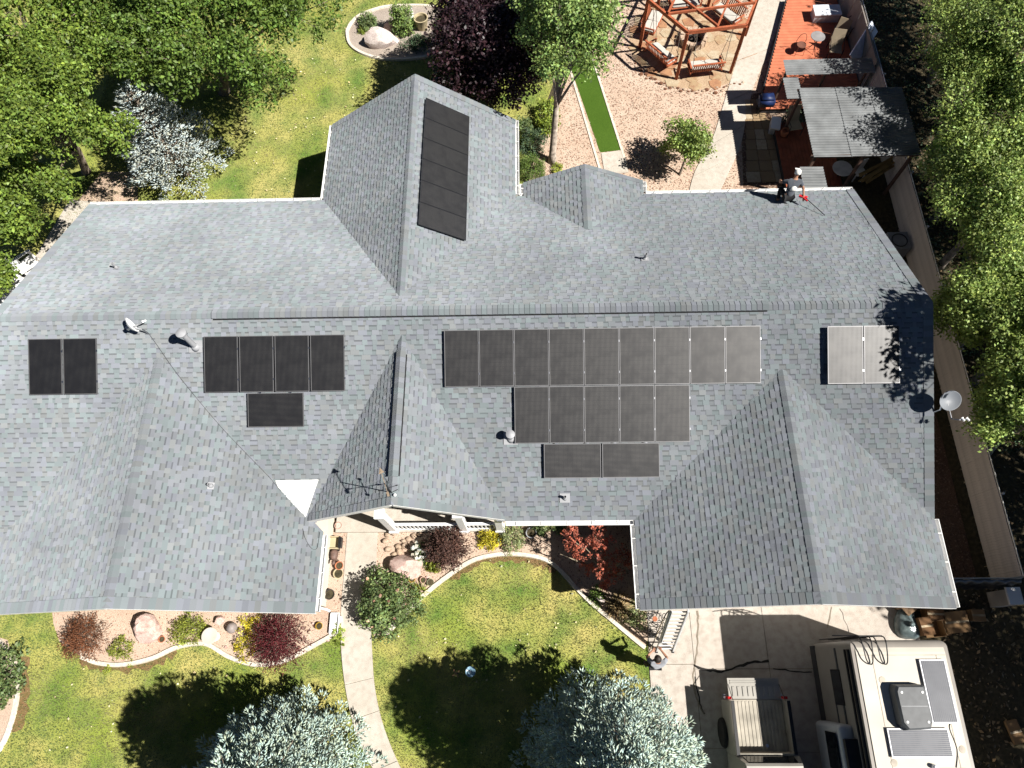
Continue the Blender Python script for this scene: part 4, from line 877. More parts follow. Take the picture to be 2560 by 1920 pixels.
vent_pipe('grey pipe with flashing on the rear slope behind the main array',1612,648,'rear',.3,.045,None,.24)
# dishes
def dish(label,c,nrm,rad,mast,m,arm,lnb,depth=.12,name='satellite_dish'):
    c=Vector(c); nrm=Vector(nrm).normalized(); q=nrm.to_track_quat('Z','Y').to_matrix(); t=thing(name,label,'satellite dish',mast[0])
    m_=MB(); prof=[(rad*k,depth*k*k) for k in (0,.25,.5,.75,.95,1)]+[(rad*1.02,depth*1.0),(rad*.97,depth*.9-.015),(rad*.5,depth*.25-.015),(0,-.015)]
    m_.lathe(prof,c,28,q@Matrix.Diagonal((1,.86,1))); obj('reflector',m_,m,t,True)
    m_=MB(); m_.tube(mast+[c-nrm*.02],.022,8); m_.box(c-nrm*.05,(.1,.1,.07),M=q); obj('mast',m_,M_alu,t)
    m_=MB(); m_.tube([c-nrm*.03]+[Vector(a) for a in arm],.017,6); obj('arm',m_,M_greyplastic,t)
    for l in lnb: m_=MB(); m_.lathe([(0,-.05),(.03,-.05),(.03,.03),(.045,.05),(0,.06)],l,10,(c-Vector(l)).normalized().to_track_quat('Z','Y').to_matrix()); obj('receiver',m_,M_white,t)
    return t
S0=onroof(2310,1005,'front'); c=S0+S*.62; base=Vector((11.63,-2.9,4.0))
ar=[Vector((c.x+.04,c.y-.52,c.z-.10)),Vector((c.x+.12,c.y-.62,c.z+.10)),Vector((c.x+.38,c.y-.62,c.z+.10))]
dish('grey satellite dish at the right gable end above the fence',c,(.10,-.45,.9),.32,[base,base+Vector((.12,0,.25)),c+Vector((0,.05,-.2))],mat('dish grey',A(178,184,192,.36),.5,.03),ar,[ar[1]+Vector((.08,0,.03)),ar[2]+Vector((-.05,0,.03))])
b=onroof(372,834,'front'); c=b+Vector((-.36,.0,.42))
dish('white satellite dish seen edge-on near the left end of the ridge',c,(.72,.64,.10),.27,[b,b+Vector((-.05,0,.3)),c+Vector((.02,0,0))],M_white,[c+Vector((.2,.12,-.08)),c+Vector((.42,.16,.02))],[c+Vector((.44,.17,.05))])
M_rcable=mat('grey cable',(.10,.105,.11),.7,.05)
pts=[(371,832),(384,850),(405,880),(440,930),(500,1005),(560,1075),(620,1138),(690,1212)]
m_=MB(); m_.tube(smoothcurve([PL['front'].hit(x,y,.035) if i<3 else (PL['le'].hit(x,y,.03) if PL['le'].hit(x,y,.03).z>PL['front'].hit(x,y,.03).z else PL['front'].hit(x,y,.035)) for i,(x,y) in enumerate(pts)]+[fp.hit(735,1285,.05),fp.hit(748,1318,.05)]+[PL['le'].hit(x,y,.03) for x,y in ((757,1322),(763,1345),(778,1370),(792,1372),(797,1350),(800,1330))],4),.006,5)
tag(obj('roof_cable',m_,M_rcable,None,True),'thin black cable running down the roof from the white dish','cable')
# weather vane on the entry gable
b=Vector((mx_,-5.35,mz+.02)); t=thing('weather_vane','black iron weather vane with arrow on the entry gable peak','weather vane',b)
m_=MB(); m_.tube([b,b+Vector((0,0,.95))],.014,6); m_.tube([b,b+Vector((.14,.1,-.08))],.01,4); m_.tube([b,b+Vector((-.14,.1,-.08))],.01,4); obj('pole',m_,M_black,t)
m_=MB()
for a in range(4): d=Vector((math.cos(a*math.pi/2+.3),math.sin(a*math.pi/2+.3),0)); m_.tube([b+Vector((0,0,.5)),b+Vector((0,0,.5))+d*.2],.008,4); m_.box(b+Vector((0,0,.5))+d*.23,(.06,.012,.07),rz=a*math.pi/2+.3)
obj('compass_arms',m_,M_black,t)
m_=MB(); d=Vector((-.35,.94,0)); q=b+Vector((0,0,.92)); m_.tube([q-d*.3,q+d*.34],.009,5); m_.add([q+d*.46,q+d*.3+Vector((.07,.03,0)),q+d*.3-Vector((.07,.03,0)),q+d*.34+Vector((0,0,.012))],[(0,1,3),(0,3,2),(1,2,3),(0,2,1)]); m_.bar(q-d*.34,q-d*.22,.06,.008); obj('arrow',m_,mat('weathered brass',(.26,.20,.14),.5),t)
m_=MB(); m_.rock(b+Vector((.1,-.08,.05)),.05,.05,.05,3,1,.02); obj('ball',m_,M_white,t,True)
# ================================================================== people
def skin(name,verts,edges,radii,m,parent=None,levels=1,root=0):
    me=bpy.data.meshes.new(name); me.from_pydata([tuple(v) for v in verts],edges,[]); o=bpy.data.objects.new(name,me); C.objects.link(o)
    bpy.context.view_layer.objects.active=o; md=o.modifiers.new('skin','SKIN'); md.use_smooth_shade=True
    if not me.skin_vertices: 
        bm=bmesh.new(); bm.from_mesh(me); bm.verts.layers.skin.verify(); bm.to_mesh(me); bm.free()
    for i,sv_ in enumerate(me.skin_vertices[0].data): sv_.radius=(radii[i],radii[i]) if not isinstance(radii[i],tuple) else radii[i]; sv_.use_root=(i==root)
    o.modifiers.new('sub','SUBSURF').levels=levels; o.modifiers['sub'].render_levels=levels+1
    me.materials.append(m)
    if parent is not None: o.parent=parent; o.location=-Vector(parent.location)
    return o
M_skin=mat('skin',A(214,160,130,.5),.55,.05); M_shirt=mat('grey t-shirt',A(120,126,136,.5),.9,.08,8); M_black_cl=mat('black trousers',(.018,.018,.02),.9,.1,8); M_dark=mat('dark hair',(.02,.015,.012),.6,.1); M_cap=mat('white cap',(.75,.74,.70),.8,.04); M_shoe=mat('grey shoe',A(120,128,130,.5),.8,.1); M_lgrey=mat('pale grey cloth',A(190,194,202,.5),.9,.06,8)
def chain(pts,rad):
    return [Vector(p) for p in pts],[(i,i+1) for i in range(len(pts)-1)],rad
def figure(label,base,J,shirt,trouser,hairmat,cap=False,sun_patch=None):
    """J: joints relative to base: pelvis, chest, neck, head, and per side shoulder, elbow, wrist, knee, ankle, toe"""
    B=Vector(base); g=lambda k: B+Vector(J[k])
    V=[g('pelvis'),g('pelvis').lerp(g('chest'),.5),g('chest'),g('neck'),g('head'),g('head')+(g('head')-g('neck')).normalized()*.11]
    rad=[.135,.12,.145,.052,.085,.07]; E=[(0,1),(1,2),(2,3),(3,4),(4,5)]
    def add(pts,rs,start):
        k=start
        for p,r in zip(pts,rs): V.append(p); rad.append(r); E.append((k,len(V)-1)); k=len(V)-1
        return k
    for s in 'LR':
        k=add([g('sh'+s),g('el'+s),g('wr'+s)],[.062,.043,.030],2)
        w=g('wr'+s); d=(w-g('el'+s)).normalized(); sd=d.cross(Vector((0,0,1))); sd=sd.normalized() if sd.length>.1 else Vector((1,0,0)); k=add([w+d*.07],[.034],k)
        for f in range(4):
            o_=sd*(f-1.5)*.021; L_=(.062,.075,.07,.052)[f]; add([w+d*.10+o_,w+d*(.10+L_*.6)+o_-Vector((0,0,.012)),w+d*(.10+L_)+o_-Vector((0,0,.035))],[.010,.009,.008],k)
        add([w+d*.06+sd*.05,w+d*.10+sd*.062],[.011,.009],k)
        hip=g('pelvis')+(g('kn'+s)-g('pelvis')).normalized()*.05+Vector(J['hip'+s])-Vector(J['pelvis'])
        k=add([hip,g('kn'+s),g('an'+s),g('to'+s)],[.098,.066,.045,.038],0)
    body=skin('person',V,E,rad,M_skin); body['label']=label; body['category']='person'
    # clothes grown over the same joints
    Vs=[g('pelvis').lerp(g('chest'),-.1),g('pelvis').lerp(g('chest'),.5),g('chest'),g('neck').lerp(g('chest'),.35)]; Es=[(0,1),(1,2),(2,3)]; rs=[.158,.15,.172,.085]
    for s in 'LR':
        Vs+= [g('sh'+s),g('sh'+s).lerp(g('el'+s),.7)]; n=len(Vs); Es+=[(2,n-2),(n-2,n-1)]; rs+=[.082,.07]
    skin('shirt',Vs,Es,rs,shirt,body)
    Vs=[g('pelvis')];Es=[];rs=[.150]
    for s in 'LR':
        hip=g('hip'+s); Vs+=[hip,g('kn'+s),g('kn'+s).lerp(g('an'+s),.92)]; n=len(Vs); Es+=[(0,n-3),(n-3,n-2),(n-2,n-1)]; rs+=[.112,.085,.062]
    skin('trousers',Vs,Es,rs,trouser,body)
    for s in 'LR': skin('shoe',[g('an'+s)+Vector((0,0,-.02)),g('an'+s).lerp(g('to'+s),.5)+Vector((0,0,-.015)),g('to'+s)],[(0,1),(1,2)],[.056,.055,.045],M_shoe,body)
    up=(g('head')-g('neck')).normalized(); q=up.to_track_quat('Z','Y').to_matrix(); hc=g('head')+up*.055; fw=Vector(J['face']).normalized()
    m_=MB(); m_.lathe([(0,.115),(.06,.10),(.098,.055),(.108,.0),(.10,-.06)],hc-fw*.012,16,q); o=obj('cap' if cap else 'hair',m_,hairmat,body,True)
    if cap: m_=MB(); m_.box(hc+fw*.13+up*.01,(.14,.14,.012),M=q); o2=obj('cap_brim',m_,hairmat,body)
    sdv=fw.cross(up).normalized()
    m_=MB(); m_.rock(hc+fw*.115-up*.03,.016,.018,.026,1,1,.05); obj('nose',m_,M_skin,body,True)
    for e in (-1,1):
        m_=MB(); m_.rock(hc+fw*.098+sdv*e*.034,.012,.010,.009,1,1,.02); obj('eye',m_,M_dark,body,True); m_=MB(); m_.rock(hc+sdv*e*.10-up*.01-fw*.01,.014,.024,.034,2,1,.05); obj('ear',m_,M_skin,body,True)
    m_=MB(); m_.rock(hc+fw*.098-up*.075,.026,.010,.008,1,1,.02); obj('mouth',m_,mat('lips',(.3,.1,.09),.5),body,True)
    if sun_patch:
        m_=MB(); m_.rock(g('chest').lerp(g('pelvis'),.25)+Vector(sun_patch),.11,.06,.13,4,2,.08); obj('sunlit_patch',m_,M_cap,body,True)  # white blob painting in the sunlit part of the shirt
    return body
# worker squatting at the back eave, facing away over the edge, tool in the right hand
bz=PL['rear'].z(9.0,5.45)+.03
figure('person in grey shirt and white cap squatting at the rear eave',(9.0,5.42,bz),dict(pelvis=(.03,-.12,.36),chest=(.10,.10,.78),neck=(.13,.20,.98),head=(.14,.25,1.09),shL=(-.10,.12,.85),shR=(.32,.12,.84),elL=(-.30,.24,.66),wrL=(-.22,.42,.52),elR=(.48,.02,.60),wrR=(.52,-.16,.42),hipL=(-.08,-.12,.34),hipR=(.13,-.12,.34),knL=(-.22,.20,.46),knR=(.24,.22,.44),anL=(-.22,-.06,.06),anR=(.18,-.04,.05),toL=(-.26,.14,.02),toR=(.2,.18,.0),face=(.1,.95,-.2)),M_shirt,M_black_cl,M_cap,True,(0,-.13,.02))
h0=Vector((9.52,5.23,bz+.38)); tl=thing('pole_tool','red-handled pole tool held by the person on the roof','tool',PL['rear'].hit(2061,537,.03))
m_=MB(); e=PL['rear'].hit(2062,538,.04); m_.tube([h0+Vector((-.04,.1,.02)),e],.014,6); obj('shaft',m_,M_black,tl)
m_=MB(); d=(e-h0).normalized(); m_.bar(h0-d*.02+Vector((-.12,.05,0)),h0+Vector((.13,-.02,0)),.07,.07); m_.bar(h0,h0+d*.2,.055,.055); obj('handle',m_,mat('red plastic',(.55,.02,.03),.4),tl)
# second worker at the foot of the ladder
figure('person in dark clothes standing at the foot of the ladder',(3.62,-9.62,.045),dict(pelvis=(0,0,.92),chest=(.02,.06,1.30),neck=(.01,.11,1.50),head=(-.01,.15,1.60),shL=(-.16,.06,1.42),shR=(.20,.07,1.42),elL=(-.27,.22,1.20),wrL=(-.10,.36,1.14),elR=(.33,.20,1.20),wrR=(.20,.38,1.16),hipL=(-.09,0,.90),hipR=(.09,0,.90),knL=(-.13,.05,.49),knR=(.12,.02,.49),anL=(-.14,-.02,.08),anR=(.13,-.05,.08),toL=(-.16,.13,.035),toR=(.15,.11,.035),face=(-.15,.9,-.25)),M_lgrey,M_black_cl,M_dark)
# ================================================================== ladder and rope
M_lad=mat('pale aluminium',(.62,.62,.62),.4,.06,5,metal=.15)
t=thing('extension_ladder','aluminium extension ladder leaning on the garage eave','ladder',(4.1,-9.35,.04))
a0,a1=U(1642,1626,.06),U(1682,1626,.06); a1=a0+Vector((.5,0,0)); dl=(U(1676,1526,2.86)-a0); n_=dl.cross(Vector((1,0,0))).normalized()
for a in (a0,a1): m_=MB(); m_.bar(a,a+dl,.045,.09,up=n_); obj('rail',m_,M_lad,t)
for a in (a0+Vector((.035,0,0)),a1-Vector((.035,0,0))): m_=MB(); m_.bar(a+dl*.25-n_*.06,a+dl*1.02-n_*.06,.026,.06,up=n_); obj('fly_rail',m_,M_lad,t)
for i in range(12): k=(i+.6)/12; m_=MB(); m_.tube([a0+dl*k,a1+dl*k],.022,6); obj('rung',m_,M_lad,t)
for a in (a0,a1): m_=MB(); m_.box(a+Vector((0,-.02,.0)),(.06,.12,.03)); obj('foot',m_,M_black,t)
m_=MB(); m_.tube(smoothcurve([(3.62,-9.25,.06),(3.75,-8.95,.35),(3.82,-8.55,1.3),(3.80,-8.3,2.4),(3.82,-8.22,2.95)],5),.018,6); tag(obj('rope',m_,mat('tan rope',(.28,.23,.16),.9),None,True),'tan rope hanging beside the ladder from the garage eave','rope')
# black iron plant stand under the garage corner
t=thing('plant_stand','black wrought iron plant stand with curls below the garage corner','plant stand',U(1632,1560))
b=U(1630,1555); m_=MB()
for k in range(16):
    c=b+Vector((random.uniform(-.22,.28),random.uniform(-.4,.3),random.uniform(.15,.6))); r_=random.uniform(.07,.14); ax=Matrix.Rotation(random.uniform(0,3),3,'Z')@Matrix.Rotation(random.uniform(.6,1.5),3,'X'); m_.tube([c+ax@Vector((r_*math.cos(a*.55),r_*math.sin(a*.55),.01*a)) for a in range(12)],.012,5)
obj('scroll',m_,M_black,t,True); m_=MB()
for dx,dy in ((-.2,-.35),(.22,-.35),(-.2,.25),(.22,.25)): m_.tube([b+Vector((dx,dy,.02)),b+Vector((dx*.9,dy*.9,.62))],.013,5)
m_.tube([b+Vector((.23*math.cos(a*.63),.32*math.sin(a*.63)-.05,.62)) for a in range(10)],.013,5,closed=True); m_.tube([b+Vector((-.2,-.05,.62)),b+Vector((.2,-.05,.62))],.012,5); obj('frame',m_,M_black,t); m_=MB(); m_.lathe([(.0,.60),(.05,.60),(.08,.70),(.06,.70),(0,.68)],(b.x-.02,b.y+.05,0),14); obj('flower_pot',m_,mat('terracotta',(.38,.14,.07),.85,.15,9),t,True)
# ================================================================== pickup truck
M_truck=mat('silver truck paint',A(206,202,192,.5),.3,.04,2,metal=.2,spec=.5,coat=.3); M_bed=mat('dusty bed paint',A(210,202,186,.5),.75,.12,2.5,.1,30); M_tyre=mat('tyre rubber',(.015,.015,.015),.85,.1); M_rim=mat('alloy rim',(.35,.35,.36),.35,.05,metal=.8); M_dglass=mat('dark glass',(.01,.012,.015),.06,.0,spec=.7)
TX0,TX1,TY=5.58,7.38,-10.56; tx=(TX0+TX1)/2
t=thing('pickup_truck','silver-tan pickup truck with its tailgate lowered at the bottom edge','pickup truck',(tx,-12.6,.04))
m_=MB(); m_.box((tx,-11.24,.78),(1.56,1.36,.06)); bed=obj('bed_floor',m_,M_bed,t)
for i in range(14): m_=MB(); m_.box((tx-.70+i*.108,-11.24,.817),(.06,1.28,.014)); obj('bed_rib',m_,M_bed,bed)
def side(s):
    x=TX0 if s<0 else TX1; sg=-s; prof=[(0,.45),(0,.95),(.03,1.2),(.06,1.31),(.16,1.31),(.16,1.26),(.13,1.22),(.13,.76),(.08,.45)]
    m_=MB(); n=len(prof); Vv=[(x+sg*a,TY,z) for a,z in prof]+[(x+sg*a,-11.95,z) for a,z in prof]; F=[(i,(i+1)%n,n+(i+1)%n,n+i) for i in range(n)]+[tuple(range(n-1,-1,-1)),tuple(range(n,2*n))]; m_.add(Vv,F if s>0 else [f[::-1] for f in F]); return m_
for s in (-1,1): p_=obj('bed_side',side(s),M_truck,t,.5); m_=MB(); x=(TX0+.11) if s<0 else (TX1-.11); m_.box((x,-11.25,1.318),(.09,1.36,.014)); obj('bed_rail_cap',m_,M_black,p_)
m_=MB(); m_.box((tx,-11.925,1.03),(1.56,.05,.54)); obj('bulkhead',m_,M_bed,t)
m_=MB(); m_.box((tx,-10.26,.80),(1.5,.56,.06)); tg=obj('tailgate',m_,M_truck,t)
for i in range(9): m_=MB(); m_.box((tx-.6+i*.15,-10.34,.842),(.075,.26,.022)); obj('pressed_rib',m_,M_truck,tg)
for y in (-10.12,-10.06): m_=MB(); m_.box((tx,y,.842),(1.36,.03,.022)); obj('pressed_rib',m_,M_truck,tg)
for s in (-1,1): m_=MB(); m_.box((tx+s*.80,-10.5,.95),(.1,.07,.3)); l_=obj('tail_light',m_,mat('red lens',(.35,.01,.01),.2),t); m_=MB(); m_.tube([(tx+s*.74,-10.58,1.2),(tx+s*.74,-10.15,.84)],.01,5); obj('tailgate_strap',m_,M_black,t)
m_=MB(); m_.box((tx,-10.5,.52),(1.72,.16,.16)); obj('bumper',m_,M_alu,t)
cabp=[(-11.96,.5),(-11.96,1.30),(-12.08,1.80),(-12.14,1.86),(-14.0,1.86),(-14.15,1.82),(-14.95,1.25),(-16.2,1.15),(-16.35,.95),(-16.35,.45)]
m_=MB(); n=len(cabp); ins=lambda z: .0 if z<1.2 else (z-1.2)*.22; Vv=[(TX0+ins(z),y,z) for y,z in cabp]+[(TX1-ins(z),y,z) for y,z in cabp]; m_.add(Vv,[(i,n+i,n+(i+1)%n,(i+1)%n) for i in range(n)]+[tuple(range(n)),tuple(range(2*n-1,n-1,-1))]); obj('cab',m_,M_truck,t,.4)
m_=MB(); y0,z0_,y1,z1=-11.965,1.36,-12.065,1.765; m_.add([(TX0+.2,y0+.012,z0_),(TX1-.2,y0+.012,z0_),(TX1-.24,y1+.012,z1),(TX0+.24,y1+.012,z1)],[(0,1,2,3)]); m_.add([(TX0+.2,y0,z0_),(TX1-.2,y0,z0_),(TX1-.24,y1,z1),(TX0+.24,y1,z1)],[(3,2,1,0)]); obj('rear_window',m_,M_dglass,t)
for s in (-1,1):
    x=TX0+.11 if s<0 else TX1-.11; m_=MB(); m_.box((x,-13.2,1.52),(.03,1.4,.42)); obj('side_window',m_,M_dglass,t)
    for y in (-11.45,-15.3):
        x=TX0+.07 if s<0 else TX1-.07; m_=MB(); m_.lathe([(.26,-.12),(.37,-.12),(.40,-.08),(.40,.08),(.37,.12),(.26,.12)],(x-(.05 if s<0 else -.05),y,.44),24,Matrix.Rotation(math.pi/2,3,'Y')); wv=obj('wheel',m_,M_tyre,t,.6)
        m_=MB(); m_.lathe([(0,-.06),(.1,-.08),(.25,-.10),(.27,-.11),(.27,.11),(.25,.10),(0,.06)],(x-(.05 if s<0 else -.05),y,.44),20,Matrix.Rotation(math.pi/2,3,'Y')); obj('rim',m_,M_rim,wv,.6)
m_=MB(); m_.lathe([(.02,.0),(.045,.0),(.045,.015),(.02,.015)],(tx+.17,-11.75,.835),12); obj('tie_down_ring',m_,M_alu,t)
# ================================================================== motorhome
M_rvroof=mat('cream rubber roof',A(252,244,228,.5),.7,.06,.8,.05,20); M_rv=mat('grey gelcoat',A(196,188,178,.42),.35,.04,2); M_rvblack=mat('black rubber',(.02,.02,.022),.6,.1); M_rvstripe=mat('dark decal',(.03,.035,.045),.4); M_acgrey=mat('dark grey plastic',(.075,.08,.085),.5,.08,6)
M_rvcell=stripe_mat('blue grey cells',(.10,.105,.12),(.02,.024,.035),22,.7,.45); M_rvframe=mat('silver frame',(.75,.76,.80),.35,.03)
RX0,RX1,RY=8.45,10.97,-9.02; rxm=(RX0+RX1)/2
t=thing('motorhome','cream-roofed motorhome with rooftop panels in the lower right corner','motorhome',(rxm,-13,.04))
bm=bmesh.new(); bmesh.ops.create_cube(bm,size=1,matrix=Matrix.Translation((rxm,-13.2,1.88))@Matrix.Diagonal((RX1-RX0,8.35,2.76,1))); bmesh.ops.bevel(bm,geom=[e for e in bm.edges if abs(e.verts[0].co.z-e.verts[1].co.z)>1 or abs(e.verts[0].co.x-e.verts[1].co.x)>1],offset=.16,segments=4,affect='EDGES',profile=.5)
m_=MB(); m_.add([v.co.copy() for v in bm.verts],[]); bm.verts.index_update(); m_.f=[tuple(v.index for v in f.verts) for f in bm.faces]; bm.free(); body=obj('body',m_,M_rv,t,.6)
m_=MB(); pr_=[(RX0+.10,-9.32),(RX1-.10,-9.32),(RX1-.10,-17.2),(RX0+.10,-17.2)]; m_.prism(pr_,3.255,3.285); m_.add([(RX0+.10,-9.32,3.285),(RX1-.10,-9.32,3.285),(RX1-.10,-9.12,3.24),(RX0+.10,-9.12,3.24),(RX1-.10,-9.03,3.14),(RX0+.10,-9.03,3.14)],[(0,3,2,1),(3,5,4,2)]); rf=obj('roof_skin',m_,M_rvroof,t)
m_=MB(); m_.box((rxm,-9.40,3.288),(2.3,.02,.006)); obj('roof_seam',m_,mat('sealant',A(236,224,206,.45),.7),rf)
for x,z,wd in ((RX0-.02,3.10,.10),(RX0-.05,2.95,.07)):
    m_=MB(); m_.tube([(x,-9.25,z),(x,-17,z)],wd/2,8); obj('awning_rail',m_,M_rvblack,t,True)
m_=MB(); m_.box((rxm,-13.2,.60),(RX1-RX0+.03,8.2,.34)); obj('shade_band',m_,mat('painted shade',(.025,.026,.03),.4,.08),t)  # near-black band painting in the shade under the body
m_=MB(); m_.box((RX0-.005,-13.0,2.2),(.02,7.6,.10)); m_.box((RX0-.005,-13.4,1.7),(.02,6.4,.06)); obj('side_decal',m_,M_rvstripe,t)
bm=bmesh.new(); bmesh.ops.create_cube(bm,size=1,matrix=Matrix.Translation((RX0-.16,-12.6,1.65))@Matrix.Diagonal((.42,3.0,1.7,1))); bmesh.ops.bevel(bm,geom=bm.edges[:],offset=.12,segments=3,affect='EDGES',profile=.5); m_=MB(); bm.verts.index_update(); m_.add([v.co.copy() for v in bm.verts],[tuple(v.index for v in f.verts) for f in bm.faces]); bm.free(); so_=obj('slide_out',m_,mat('white gelcoat',A(226,230,236,.5),.3,.03),t,.6)
m_=MB(); m_.box((RX0-.415,-11.75,2.0),(.02,.9,.7)); obj('window',m_,M_dglass,so_); m_=MB(); m_.box((RX0-.12,-11.9,2.62),(.42,.95,.14)); obj('slide_topper',m_,M_rvblack,so_)
m_=MB(); m_.box((RX0-.01,-10.2,2.0),(.03,.9,.6)); obj('window',m_,M_dglass,t)
for x in (8.80,9.18):
    m_=MB(); m_.tube(smoothcurve([(x-.14,-8.93,.7),(x-.14,-8.92,2.6),(x-.14,-8.93,3.25),(x-.13,-9.0,3.42),(x-.10,-9.2,3.44),(x-.06,-9.5,3.40),(x+.04,-9.62,3.33),(x+.12,-9.56,3.35),(x+.13,-9.2,3.44),(x+.13,-9.0,3.42),(x+.13,-8.93,3.25),(x+.13,-8.92,2.6),(x+.13,-8.93,.7)],3),.016,6); obj('ladder_hoop',m_,M_black,t,True)
for z in (1.0,1.4,1.8,2.2,2.6,3.0): m_=MB(); m_.tube([(8.66,-8.92,z),(9.31,-8.92,z)],.014,6); obj('ladder_rung',m_,M_black,t)
m_=MB(); m_.tube([(8.1,-8.9,3.05),(8.7,-8.92,3.30),(9.3,-8.92,3.32)],.016,6); obj('ladder_brace',m_,M_black,t)
acc=(9.63,-10.62); pts=[(-.36,.52),(.36,.52),(.40,.40),(.42,-.30),(.33,-.52),(-.28,-.55),(-.40,-.40),(-.42,.40)]
m_=MB(); m_.prism([(acc[0]+a,acc[1]+b_) for a,b_ in pts],3.28,3.36); ac=obj('air_conditioner',m_,M_acgrey,t)
m_=MB(); n=len(pts); Vv=[(acc[0]+a,acc[1]+b_,3.36) for a,b_ in pts]+[(acc[0]+a*.96,acc[1]+b_*.96,3.56) for a,b_ in pts]+[(acc[0]+a*.84,acc[1]+b_*.88,3.62) for a,b_ in pts]; Fq=[(i,(i+1)%n,n+(i+1)%n,n+i) for i in range(n)]+[(n+i,n+(i+1)%n,2*n+(i+1)%n,2*n+i) for i in range(n)]+[tuple(range(2*n,3*n))]; Vv=Vv[::1]; m_.add(Vv,[f[::-1] for f in Fq]); obj('shroud',m_,M_acgrey,ac,.5)
for a,b_ in ((-.26,.34),(.26,.34),(-.26,-.34),(.26,-.34)): m_=MB(); m_.lathe([(0,3.635),(.03,3.63),(.03,3.615)][::-1],(acc[0]+a,acc[1]+b_,0),10); obj('screw_cap',m_,M_white,ac)
m_=MB(); m_.box((acc[0],acc[1]+.02,3.622),(.66,.012,.008)); obj('shroud_ridge',m_,M_greyplastic,ac)
def rvpanel(cx,cy,wx,wy,rot):
    m_=MB(); m_.box((cx,cy,3.345),(wx,wy,.035)); f=obj('rooftop_panel',m_,M_rvframe,t)
    me=mesh_of(MB().box((0,0,0),((wy if rot else wx)-.06,(wx if rot else wy)-.06,.006)),M_rvcell); q=bpy.data.objects.new('cell_sheet',me); C.objects.link(q); q.parent=f; q.location=(cx,cy,3.366); q.rotation_euler=(0,0,math.pi/2 if rot else 0)
    for a in (-1,1):
        for b_ in (-1,1): m_=MB(); m_.box((cx+a*(wx/2-.06),cy+b_*(wy/2-.06),3.307),(.05,.05,.044)); obj('bracket',m_,M_alu,f)
for x in (RX0+.5,RX1-.35): m_=MB(); m_.box((x,-13.2,3.288),(.018,7.6,.006)); obj('roof_seam',m_,MATS['sealant'],rf)
m_=MB(); m_.tube(smoothcurve([(10.6,-11.0,3.30),(10.55,-11.15,3.295),(10.62,-11.6,3.295),(10.5,-12.0,3.30)],4),.009,5); obj('panel_cable',m_,M_rvblack,t)
for (x,y) in ((9.1,-10.0),(9.0,-11.9),(10.75,-11.6)): m_=MB(); m_.lathe([(.09,3.285),(.08,3.294),(0,3.296)],(x,y,0),12); obj('sealant_patch',m_,MATS['sealant'],rf)
rvpanel(10.45,-10.26,.66,1.5,False); rvpanel(9.71,-11.45,1.52,.66,True)
m_=MB(); m_.lathe([(.06,3.28),(.05,3.42),(0,3.42)],(9.95,-11.98,0),10); obj('vent_cap',m_,M_rvframe,t,True)
m_=MB(); m_.box((10.4,-12.25,3.31),(.72,.45,.06)); obj('roof_hatch',m_,mat('beige plastic',A(236,214,180,.5),.6),t)
for s in (RX0+.12,RX1-.12):
    for y in (-13.6,-14.5): m_=MB(); m_.lathe([(.0,-.11),(.3,-.11),(.38,-.06),(.38,.06),(.3,.11),(0,.11)],(s,y,.42),20,Matrix.Rotation(math.pi/2,3,'Y')); obj('wheel',m_,M_tyre,t,.6)
# ================================================================== boxes and clutter beside the garage
M_card=mat('cardboard',A(196,158,112,.5),.9,.08,4); M_card2=mat('brown cardboard',A(166,124,84,.5),.9,.08,4); M_tape=mat('packing tape',A(214,190,150,.5),.4)
def carton(label,px,py,sx_,sy,sz,rz_,m,open_=False,z=.04,lab=True):
    p=U(px,py,z+sz); t=thing('cardboard_box',label,'box',(p.x,p.y,z)); q=Matrix.Rotation(rz_,3,'Z'); c=Vector((p.x,p.y,z+sz/2))
    m_=MB()
    if open_:
        for a,b_ in ((1,0),(-1,0),(0,1),(0,-1)): m_.box(c+q@Vector((a*sx_/2,b_*sy/2,0)),((.012 if a else sx_),(.012 if b_ else sy+.01),sz),M=q)
        m_.box(c-Vector((0,0,sz/2-.01)),(sx_,sy,.012),M=q)
    else: m_.box(c,(sx_,sy,sz),M=q)
    o=obj('carton',m_,m,t)
    if open_:
        for a,b_ in ((1,0),(-1,0),(0,1)): f=MB(); f.box(c+q@Vector((a*(sx_/2+.09),b_*(sy/2+.09),sz/2-.03)),((.2 if a else sx_),(.2 if b_ else sy),.008),M=q@Matrix.Rotation(.3*a,3,'Y')@Matrix.Rotation(-.3*b_,3,'X')); obj('flap',f,m,t)
    else:
        f=MB(); f.box(c+Vector((0,0,sz/2+.002)),(sx_,.06,.004),M=q); obj('tape',f,M_tape,t)
    return t
carton('tall brown cardboard box nearest the motorhome',2318,1565,.36,.52,.5,.12,M_card2)
carton('open cardboard box with flaps beside the tall one',2345,1572,.4,.45,.35,.1,M_card,True)
carton('dark cardboard box tucked under the garage eave',2340,1535,.5,.36,.4,-.05,M_card2)
carton('wide cardboard box with a blue print under dappled shade',2393,1555,.72,.62,.4,.08,M_card)
q=U(2385,1555,.46); m_=MB(); m_.box((q.x,q.y,.448),(.2,.36,.004)); 
carton('small tan cardboard box farthest to the right',2447,1538,.40,.34,.25,-.04,M_card)
carton('flat tan carton lying near the right edge',2540,1830,.34,.62,.1,.2,M_card)
t=thing('trash_bag','grey-green plastic bag beside the boxes','bag',U(2268,1560)); m_=MB(); p=U(2268,1562,.2); m_.rock((p.x,p.y,.16),.34,.4,.26,9,3,.5); obj('sack',m_,mat('grey green plastic',(.10,.13,.13),.25,.2,5,.6,12,spec=.6),t,True); m_=MB(); m_.lathe([(.05,.36),(.03,.42),(.09,.50)],(p.x,p.y,0),10); obj('knot',m_,MATS['grey green plastic'],t,True)
